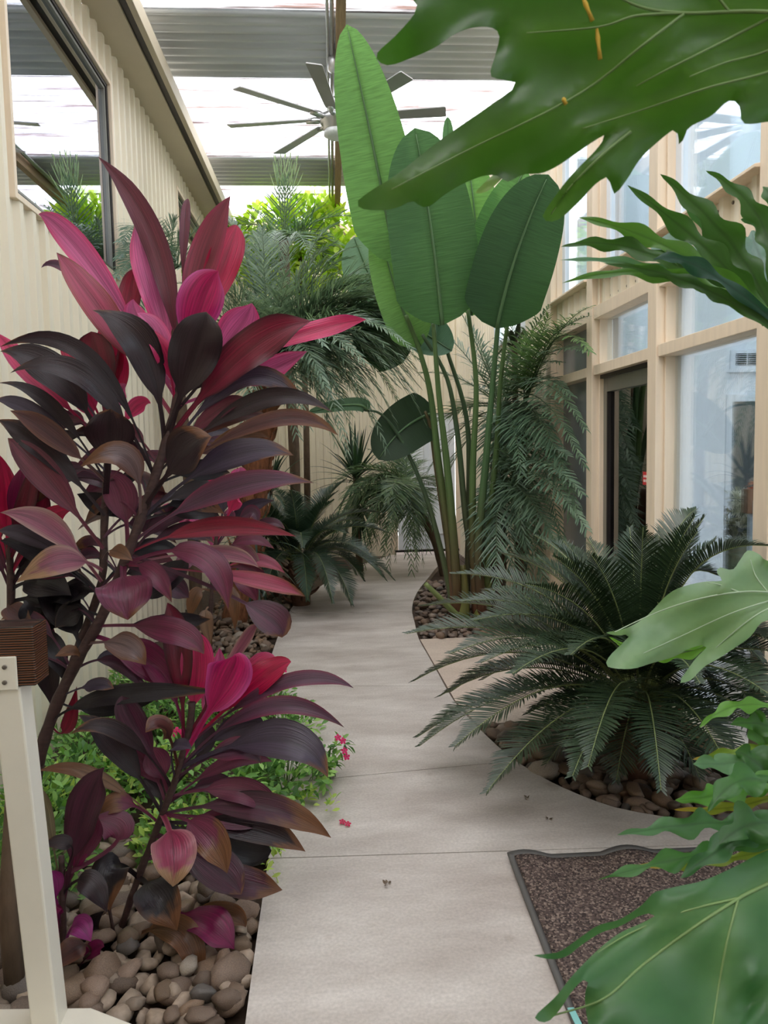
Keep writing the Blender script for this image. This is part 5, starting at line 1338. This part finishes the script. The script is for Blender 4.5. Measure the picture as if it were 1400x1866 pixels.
def polyleaf(outline, depth, veins, col, col2, grid=15, thick=0.0, wob=0.006, veinw=0.004, lift=1, voff=0.0015, vmat='vein'):
    """lobed blade: outline and interior points joined into one curved surface, veins raised from it"""
    D = densify(outline, grid*0.7)
    n = len(D)
    xs = [p[0] for p in D]; ys = [p[1] for p in D]
    A_ = np.array(D)
    G = []
    for y in np.arange(min(ys), max(ys), grid):
        for x in np.arange(min(xs), max(xs), grid):
            q = (x+rng.uniform(-3, 3), y+rng.uniform(-3, 3))
            d2 = ((A_-q)**2).sum(1).min()
            if d2 > (grid*0.6)**2: G.append(q)
    allp = [Vector(p) for p in D]+[Vector(p) for p in G]
    vs, es, fs, *_ = delaunay_2d_cdt(allp, [], [list(range(n))], 1, 1e-4)
    V2 = np.array([(v.x, v.y) for v in vs])
    VP = []
    for vein in veins:
        c = np.array([(p.x, p.y) for p in curve_poly([Vector((x, y, 0)) for x, y in vein], k=10)])
        VP.append(c)
    allv = np.concatenate(VP)
    d = np.sqrt(((V2[:, None, :]-allv[None])**2).sum(-1)).min(1)
    dedge = np.sqrt(((V2[:, None, :]-A_[None])**2).sum(-1)).min(1)
    rid = np.exp(-d/22.0)
    edgek = np.exp(-dedge/18.0)
    pts = []
    for (x, y), r_, e_ in zip(V2, rid, edgek):
        Yd = depth(x, y)+lift*0.010*(1-r_)+wob*e_*math.sin(x*0.045+y*0.06)*1.6+wob*math.sin(x*0.016-y*0.021)*1.2
        pts.append(at(x, y, Yd)[:])
    k = np.clip(rid*1.0, 0, 1)[:, None]
    C = np.array(lin(col))[None]*(1-k)+np.array(lin(col2))[None]*k
    mb = MB(); uv = V2/400.0
    mb.add(pts, [tuple(f) for f in fs], C, uv)
    o = mb.build('leaf', M['philo'], ph)
    for i, c in enumerate(VP):
        P = [npv(at(x, y, depth(x, y)-voff+wob*math.sin(x*0.016-y*0.021)*1.2)) for x, y in c]
        wv = veinw*(1.5 if i == 0 else 1.0)
        mb = MB(); mb.tube(P, np.linspace(wv, wv*0.35, len(P)), 6); mb.build('vein', M[vmat], o)
    return o

outA = [(800, -60), (760, 18), (724, 62), (686, 100), (706, 119), (749, 106), (794, 86), (829, 62), (863, 50), (895, 50), (910, 64), (904, 97), (894, 137), (920, 146), (941, 156), (886, 197), (800, 257), (723, 318), (680, 345), (651, 368), (662, 381), (690, 383), (714, 381), (735, 374), (750, 366), (764, 374), (777, 378), (792, 370), (806, 358), (840, 337), (873, 323), (893, 319), (909, 321), (926, 331), (954, 318), (985, 316), (1010, 306), (1034, 291), (1074, 263), (1103, 246), (1095, 262), (1080, 280), (1058, 302), (1034, 328), (1010, 360), (989, 394), (1002, 404), (1023, 397), (1057, 366), (1085, 336), (1107, 323), (1113, 336), (1121, 354), (1132, 342), (1145, 324), (1166, 291), (1194, 263), (1229, 236), (1236, 248), (1239, 268), (1249, 246), (1258, 231), (1297, 211), (1320, 189), (1336, 183), (1349, 196), (1352, 222), (1371, 226), (1400, 222), (1480, 215), (1560, 150), (1560, -90)]
dA_ = lambda x, y: 0.86-0.00012*(x-1000)+0.0001*(y-150)
polyleaf(outA, dA_, [[(1560, 50), (1400, 22), (1246, 24), (1160, 10), (1090, -30)], [(1246, 26), (1170, 84), (1086, 151), (1000, 202), (860, 270), (714, 345)], [(1420, 24), (1300, 85), (1210, 130), (1160, 157)], [(1500, 40), (1400, 92), (1320, 115), (1257, 140)], [(1540, 80), (1400, 131), (1290, 160), (1171, 200), (1063, 234)], [(1250, 24), (1160, 29), (1091, 49), (960, 60)], [(1150, 240), (1100, 280), (1040, 340), (1005, 390)], [(1330, 22), (1300, -20), (1290, -60)]],
         (52, 90, 32), (70, 106, 42), grid=14, veinw=0.0017, lift=1)
polyleaf([(866, 352), (885, 350), (900, 340), (917, 322), (908, 314), (895, 322), (880, 336)], lambda x, y: 0.9, [[(915, 322), (890, 340), (868, 351)]], (96, 138, 64), (120, 150, 80), grid=8, veinw=0.0008)
# the pale yellow scar on the big leaf
mb = MB()
for a_, b_ in (((1062, -6), (1080, 38)), ((1088, 52), (1094, 108)), ((1026, 178), (1032, 190))):
    pa, pb2 = [at(q[0], q[1], dA_(*q)-0.004) for q in (a_, b_)]
    mb.tube([pa, pa.lerp(pb2, 0.3), pa.lerp(pb2, 0.6), pb2], (0.0012, 0.0026, 0.0018, 0.0024), 6)
tag(mb.build('leaf_scar', solid('yellow leaf scar', (206, 170, 60), 0.6), ph), 'pale yellow scar on the big leaf')

def lobe(path, w, Y0, Y1, col, face=0.25, lobes=4, amp=0.4, edge=None, tip=0.0, tw=0.2, fold=0.1, parent=None, wave=0.16, name='lobe', side=(0, 0, 1)):
    """a wavy lobe along a path of three points: base, middle, tip"""
    b, m, t = path
    pb_, pm_, pt_ = at(*b, Y0), at(*m, (Y0+Y1)/2), at(*t, Y1)
    n_ = tocam(pm_)*(1-face)+np.array(side)*face
    mb = MB()
    blade(mb, pb_, pm_, pt_, w*(Y0+Y1)/2/FPX, n_, 'lobe', pet=0.0, petw=0.2, fold=fold, wave=wave, nw=2.2, twist=tw, lobes=lobes+1.5, lobe_amp=amp+0.15, mid=lin(col), edge=lin(edge) if edge else None, tipc=lin((150, 128, 46)), tip=tip*0.6, nv=36, nu=10)
    o = mb.build(name, M['philo'], parent or ph)
    P = bez(npv(pb_), npv(pm_), npv(pt_), np.linspace(0.02, 0.9, 18))+norm(n_)*0.0012
    mb = MB(); mb.tube(P, np.linspace(0.0028, 0.0006, 18), 5)
    if parent is None: mb.build('vein', M['vein'], o)
    return o
def lobed_leaf(lobes, hub, Yh, join):
    """one deeply cut leaf: its midrib is the part, every lobe a sub-part"""
    h = at(*hub, Yh)
    mb = MB(); mb.tube(curve_poly([join, join.lerp(h, 0.5)+Vector((0, 0, 0.05)), h], k=6), 0.007, 8, lin((96, 128, 70)))
    st = mb.build('leaf_stalk', M['petiole'], ph)
    for a in lobes: lobe(*a[0], **a[1], parent=st)
    return st
G1, G2 = (56, 92, 40), (78, 120, 50)
YBf = 1.28
lobed_leaf([
 (([(1395, 575), (1300, 465), (1143, 337)], 52, YBf-.05, YBf, G1), dict(lobes=3)), (([(1400, 560), (1330, 440), (1203, 317)], 62, YBf-.02, YBf+.04, G1), dict(lobes=3)), (([(1410, 540), (1385, 400), (1286, 311)], 44, YBf, YBf+.08, G1), dict(lobes=3)),
 (([(1400, 590), (1330, 470), (1246, 366)], 56, YBf, YBf+.08, (64, 104, 58)), dict(lobes=2)), (([(1430, 600), (1240, 462), (1054, 396)], 46, YBf-.08, YBf, G2), dict(lobes=3)), (([(1430, 610), (1200, 468), (1022, 450)], 40, YBf-.08, YBf, G1), dict(lobes=4)),
 (([(1430, 600), (1280, 490), (1190, 474)], 34, YBf-.1, YBf-.12, (40, 76, 62)), dict(lobes=2)), (([(1430, 610), (1230, 500), (1020, 474)], 26, YBf-.06, YBf, (96, 136, 110)), dict(lobes=4)), (([(1430, 612), (1240, 505), (1024, 516)], 36, YBf-.1, YBf-.06, G2), dict(lobes=3)),
 (([(1430, 616), (1270, 520), (1100, 480)], 30, YBf-.1, YBf-.08, G1), dict(lobes=4)), (([(1440, 560), (1420, 440), (1350, 400)], 60, YBf, YBf+.1, (60, 100, 60)), dict(lobes=2)), (([(1440, 540), (1420, 400), (1390, 340)], 50, YBf+.05, YBf+.1, (64, 104, 58)), dict(lobes=2))],
 (1440, 610), YBf-.06, HUB[4])
# leaves behind it, their pale bluish sheen put into the colour
lobed_leaf([(([(1420, 520), (1290, 470), (1165, 440)], 90, 1.75, 1.8, (120, 148, 144)), dict(lobes=2, face=0.5)), (([(1420, 540), (1340, 450), (1280, 430)], 80, 1.75, 1.8, (128, 156, 152)), dict(lobes=2, face=0.5)), (([(1430, 560), (1390, 480), (1370, 420)], 80, 1.7, 1.8, (120, 148, 144)), dict(lobes=2, face=0.5))], (1430, 560), 1.72, HUB[4])
# leaf lying above the cycad
outC = [(1105, 1153), (1140, 1145), (1177, 1124), (1214, 1086), (1242, 1070), (1284, 1060), (1316, 1058), (1307, 1044), (1311, 1034), (1335, 1038), (1348, 1022), (1363, 1003), (1384, 1010), (1400, 1022), (1480, 1040), (1520, 1100), (1480, 1150), (1400, 1130), (1368, 1160), (1340, 1180), (1310, 1200), (1284, 1215), (1258, 1240), (1238, 1243), (1250, 1225), (1268, 1200), (1290, 1176), (1262, 1180), (1228, 1197), (1190, 1208), (1150, 1219), (1108, 1215), (1110, 1197), (1135, 1172), (1148, 1156), (1128, 1158)]
dC_ = lambda x, y: 1.55-0.0004*(y-1120)-0.0002*(x-1250)
polyleaf(outC, dC_, [[(1520, 1085), (1440, 1082), (1360, 1078), (1280, 1090), (1200, 1115), (1120, 1152)], [(1440, 1084), (1340, 1115), (1240, 1160), (1130, 1210)], [(1400, 1080), (1378, 1050), (1368, 1020)], [(1460, 1086), (1380, 1120), (1300, 1185), (1250, 1235)], [(1350, 1080), (1310, 1065), (1290, 1062)]], (112, 146, 112), (132, 162, 122), grid=10, veinw=0.0019, wob=0.02, voff=0.006, vmat='palevein')
lobe([(1330, 1150), (1200, 1185), (1110, 1160)], 30, 1.6, 1.58, (110, 160, 60), lobes=2, face=0.1, tw=0.4)
lobe([(1340, 1150), (1240, 1190), (1155, 1190)], 34, 1.62, 1.6, (110, 162, 58), lobes=2, face=0.1)
mb = MB(); mb.tube(curve_poly([HUB[2], (HUB[2]+at(1520, 1085, 1.5))/2+Vector((0, 0, .06)), at(1515, 1088, dC_(1515, 1088))], k=6), 0.007, 8, lin((96, 128, 70))); mb.build('leaf_stalk', M['petiole'], ph)
# big leaf low in front
outD = [(972, 1741), (998, 1738), (1022, 1733), (1061, 1706), (1091, 1686), (1130, 1675), (1169, 1650), (1190, 1628), (1207, 1622), (1240, 1614), (1284, 1604), (1342, 1578), (1400, 1549), (1500, 1520), (1580, 1640), (1540, 1960), (1380, 1990), (1350, 1910), (1368, 1840), (1374, 1780), (1360, 1850), (1330, 1990), (1110, 1990), (1076, 1880), (1066, 1820), (1072, 1788), (1060, 1788), (1040, 1810), (1022, 1838), (1000, 1861), (982, 1861), (977, 1850), (1014, 1815), (1045, 1776), (1091, 1730), (1130, 1700), (1170, 1682), (1200, 1664), (1168, 1668), (1130, 1688), (1095, 1700), (1060, 1722), (1034, 1742), (1006, 1748)]
dD_ = lambda x, y: 0.92-0.0004*(y-1700)-0.00005*(x-1200)
polyleaf(outD, dD_, [[(1580, 1520), (1400, 1610), (1342, 1640), (1250, 1700), (1170, 1760), (1100, 1820), (1010, 1850)], [(1345, 1640), (1320, 1740), (1295, 1900), (1290, 1980)], [(1480, 1570), (1440, 1700), (1420, 1900)], [(1350, 1636), (1250, 1660), (1150, 1700), (1090, 1735)]], (58, 104, 62), (92, 132, 84), grid=13, veinw=0.0019, wob=0.006, lift=-0.6)
lobed_leaf([
 (([(1440, 1500), (1290, 1500), (1125, 1522)], 58, 1.12, 1.08, (64, 108, 62)), dict(lobes=3, face=0.4, amp=0.55)), (([(1440, 1530), (1260, 1560), (1090, 1603)], 46, 1.1, 1.05, (66, 114, 56)), dict(lobes=3, face=0.3, amp=0.6)), (([(1440, 1540), (1290, 1570), (1158, 1576)], 28, 1.12, 1.12, (120, 140, 50)), dict(lobes=3, face=0.2, tip=0.3)),
 (([(1440, 1400), (1340, 1440), (1230, 1458)], 60, 1.2, 1.16, (80, 134, 50)), dict(lobes=3, face=0.3)), (([(1440, 1380), (1340, 1390), (1262, 1392)], 60, 1.25, 1.2, (84, 124, 84)), dict(lobes=2, face=0.5, amp=0.5)), (([(1440, 1360), (1350, 1370), (1262, 1384)], 28, 1.28, 1.28, (110, 140, 50)), dict(lobes=2, face=0.2, tip=0.25)),
 (([(1440, 1300), (1350, 1285), (1275, 1326)], 34, 1.3, 1.26, (92, 144, 54)), dict(lobes=2, face=0.3, amp=0.5)), (([(1440, 1450), (1360, 1420), (1290, 1480)], 70, 1.16, 1.1, (64, 110, 54)), dict(lobes=2, face=0.5)), (([(1440, 1480), (1340, 1530), (1240, 1600)], 60, 1.1, 1.02, (56, 98, 56)), dict(lobes=2, face=0.4, amp=0.4)),
 (([(1440, 1340), (1390, 1320), (1330, 1320)], 50, 1.3, 1.28, (60, 104, 44)), dict(lobes=2, face=0.3)), (([(1440, 1440), (1340, 1470), (1228, 1475)], 26, 1.2, 1.2, (130, 140, 50)), dict(lobes=2, face=0.2, tip=0.3)), (([(1440, 1470), (1390, 1400), (1340, 1370)], 90, 1.2, 1.22, (56, 98, 46)), dict(lobes=2, face=0.4)),
 (([(1450, 1520), (1380, 1500), (1310, 1540)], 90, 1.08, 1.04, (54, 96, 48)), dict(lobes=2, face=0.5)), (([(1450, 1420), (1400, 1360), (1370, 1290)], 70, 1.28, 1.3, (70, 120, 50)), dict(lobes=2, face=0.4))], (1450, 1450), 1.15, HUB[0])
mb = MB(); mb.tube(curve_poly([HUB[1], (HUB[1]+at(1570, 1530, .95))/2+Vector((0, 0, .05)), at(1572, 1524, dD_(1572, 1524))], k=6), 0.008, 8, lin((96, 128, 70))); mb.build('leaf_stalk', M['petiole'], ph)
mb = MB(); mb.tube(curve_poly([HUB[4], (HUB[4]+at(1555, 50, .8))/2+Vector((0.05, 0, 0)), at(1556, 50, dA_(1556, 50))], k=6), 0.008, 8, lin((110, 136, 80))); mb.build('leaf_stalk', M['petiole'], ph)

# ------------------------------------------------------------------ dried flowers behind the glass
YV = 4.6
vz = at(1340, 1042, YV); vt = at(1340, 985, YV)
ped = empty('plant_stand', (vz.x, YV, 0), 'white plant stand behind the glass carrying the olive vase', 'stand')
mb = MB(); mb.box((vz.x-0.16, YV-0.16, vz.z-0.04), (vz.x+0.16, YV+0.16, vz.z)); mb.build('top', M['white'], ped, smooth=False, bevel=0.005)
for sx in (-1, 1):
    for sy in (-1, 1):
        mb = MB(); mb.box((vz.x+sx*0.13-0.02, YV+sy*0.13-0.02, 0), (vz.x+sx*0.13+0.02, YV+sy*0.13+0.02, vz.z-0.04)); mb.build('leg', M['white'], ped, smooth=False)
h = vt.z-vz.z
va = empty('vase', vz, 'olive green vase of dried white and orange flowers behind the glass', 'vase')
mb = MB(); mb.lathe([(0.06, 0), (0.085, h*0.2), (0.095, h*0.55), (0.075, h*0.9), (0.08, h), (0.065, h), (0.06, h*0.85)], vz.x, YV, vz.z, 24); mb.build('body', M['vase'], va)
def spray(tips, col, n, rr, L, w, name):
    mb = MB()
    for px, py in tips:
        q = at(px, py, YV+rng.uniform(-.06, .06))
        mb.tube([vt, vt.lerp(q, 0.5)+Vector((0, 0, 0.03)), q], (0.003, 0.002, 0.0015), 4, lin((90, 84, 66)))
        leafcloud(mb, q, (rr, rr, rr), n, L, w, col, bottom=1, shell=0.2)
    return mb.build(name, M['herb'], va)
spray([(1290, 960), (1305, 945), (1280, 975), (1320, 960), (1300, 985), (1330, 950), (1345, 965), (1312, 975), (1290, 930)], [(150, 146, 132), (176, 172, 158), (120, 116, 100)], 34, 0.05, 0.05, 0.022, 'grey_foliage')
spray([(1348, 920), (1340, 908), (1355, 930), (1350, 912)], [(222, 218, 214), (200, 196, 190)], 40, 0.05, 0.05, 0.018, 'white_bloom')
spray([(1306, 920), (1303, 926)], [(190, 76, 50), (206, 110, 80)], 22, 0.035, 0.045, 0.03, 'orange_bloom')
spray([(1291, 900), (1297, 890), (1303, 886)], [(60, 54, 96), (80, 70, 110)], 12, 0.02, 0.025, 0.014, 'blue_bloom')
spray([(1345, 1000), (1330, 1005), (1360, 990), (1365, 960), (1370, 975)], [(70, 84, 56), (90, 96, 70)], 24, 0.05, 0.06, 0.03, 'green_leaves')
# inner handrail end seen through the pane
YH = 4.15
h0, h1 = at(1371, 912, YH), at(1393, 1075, YH)
ih = empty('handrail_post', (h0.x, YH, 0), 'white handrail post with brown timber end seen through the glass', 'handrail')
mb = MB(); mb.box((h0.x+0.005, YH, 0), (h0.x+0.075, YH+0.06, at(1380, 938, YH).z)); mb.build('post', M['white'], ih, smooth=False, bevel=0.004)
mb = MB(); mb.box((h0.x, YH-0.012, at(1380, 938, YH).z), (at(1382, 912, YH).x, YH-0.004, h0.z)); mb.build('mounting_plate', M['white'], ih, smooth=False, bevel=0.003)
mb = MB(); mb.box((at(1362, 935, YH).x, YH-0.003, at(1380, 936, YH).z), (h0.x+0.5, YH+0.07, at(1380, 891, YH).z)); mb.build('timber_rail', M['brass'], ih, smooth=False, bevel=0.004)
of = empty('dried_flower', at(1378, 890, YH+0.03), 'orange dried flower lying on the brown timber end behind the glass', 'flower')
mb = MB(); leafcloud(mb, at(1378, 886, YH+0.03), (0.035, 0.03, 0.02), 40, 0.035, 0.022, [(200, 96, 70), (214, 130, 100)], bottom=0.5, shell=0.2); mb.build('petals', M['herb'], of)
# leaf litter on the path
for k, (px, py, w_) in enumerate(((707, 1612, 'grey stain coloured crumb in the middle of the path'), (1000, 1493, 'dark dry crumb near the cycad'), (962, 1455, 'tiny dark crumb under the cycad tips'))):
    q = fl(px, py, 0.004)
    mb = MB(); leafcloud(mb, q, (0.008, 0.006, 0.002), 5, 0.018, 0.01, [(116, 100, 90)], shell=0.1)
    tag(mb.build('leaf_crumb', M['herb']), w_, 'debris')
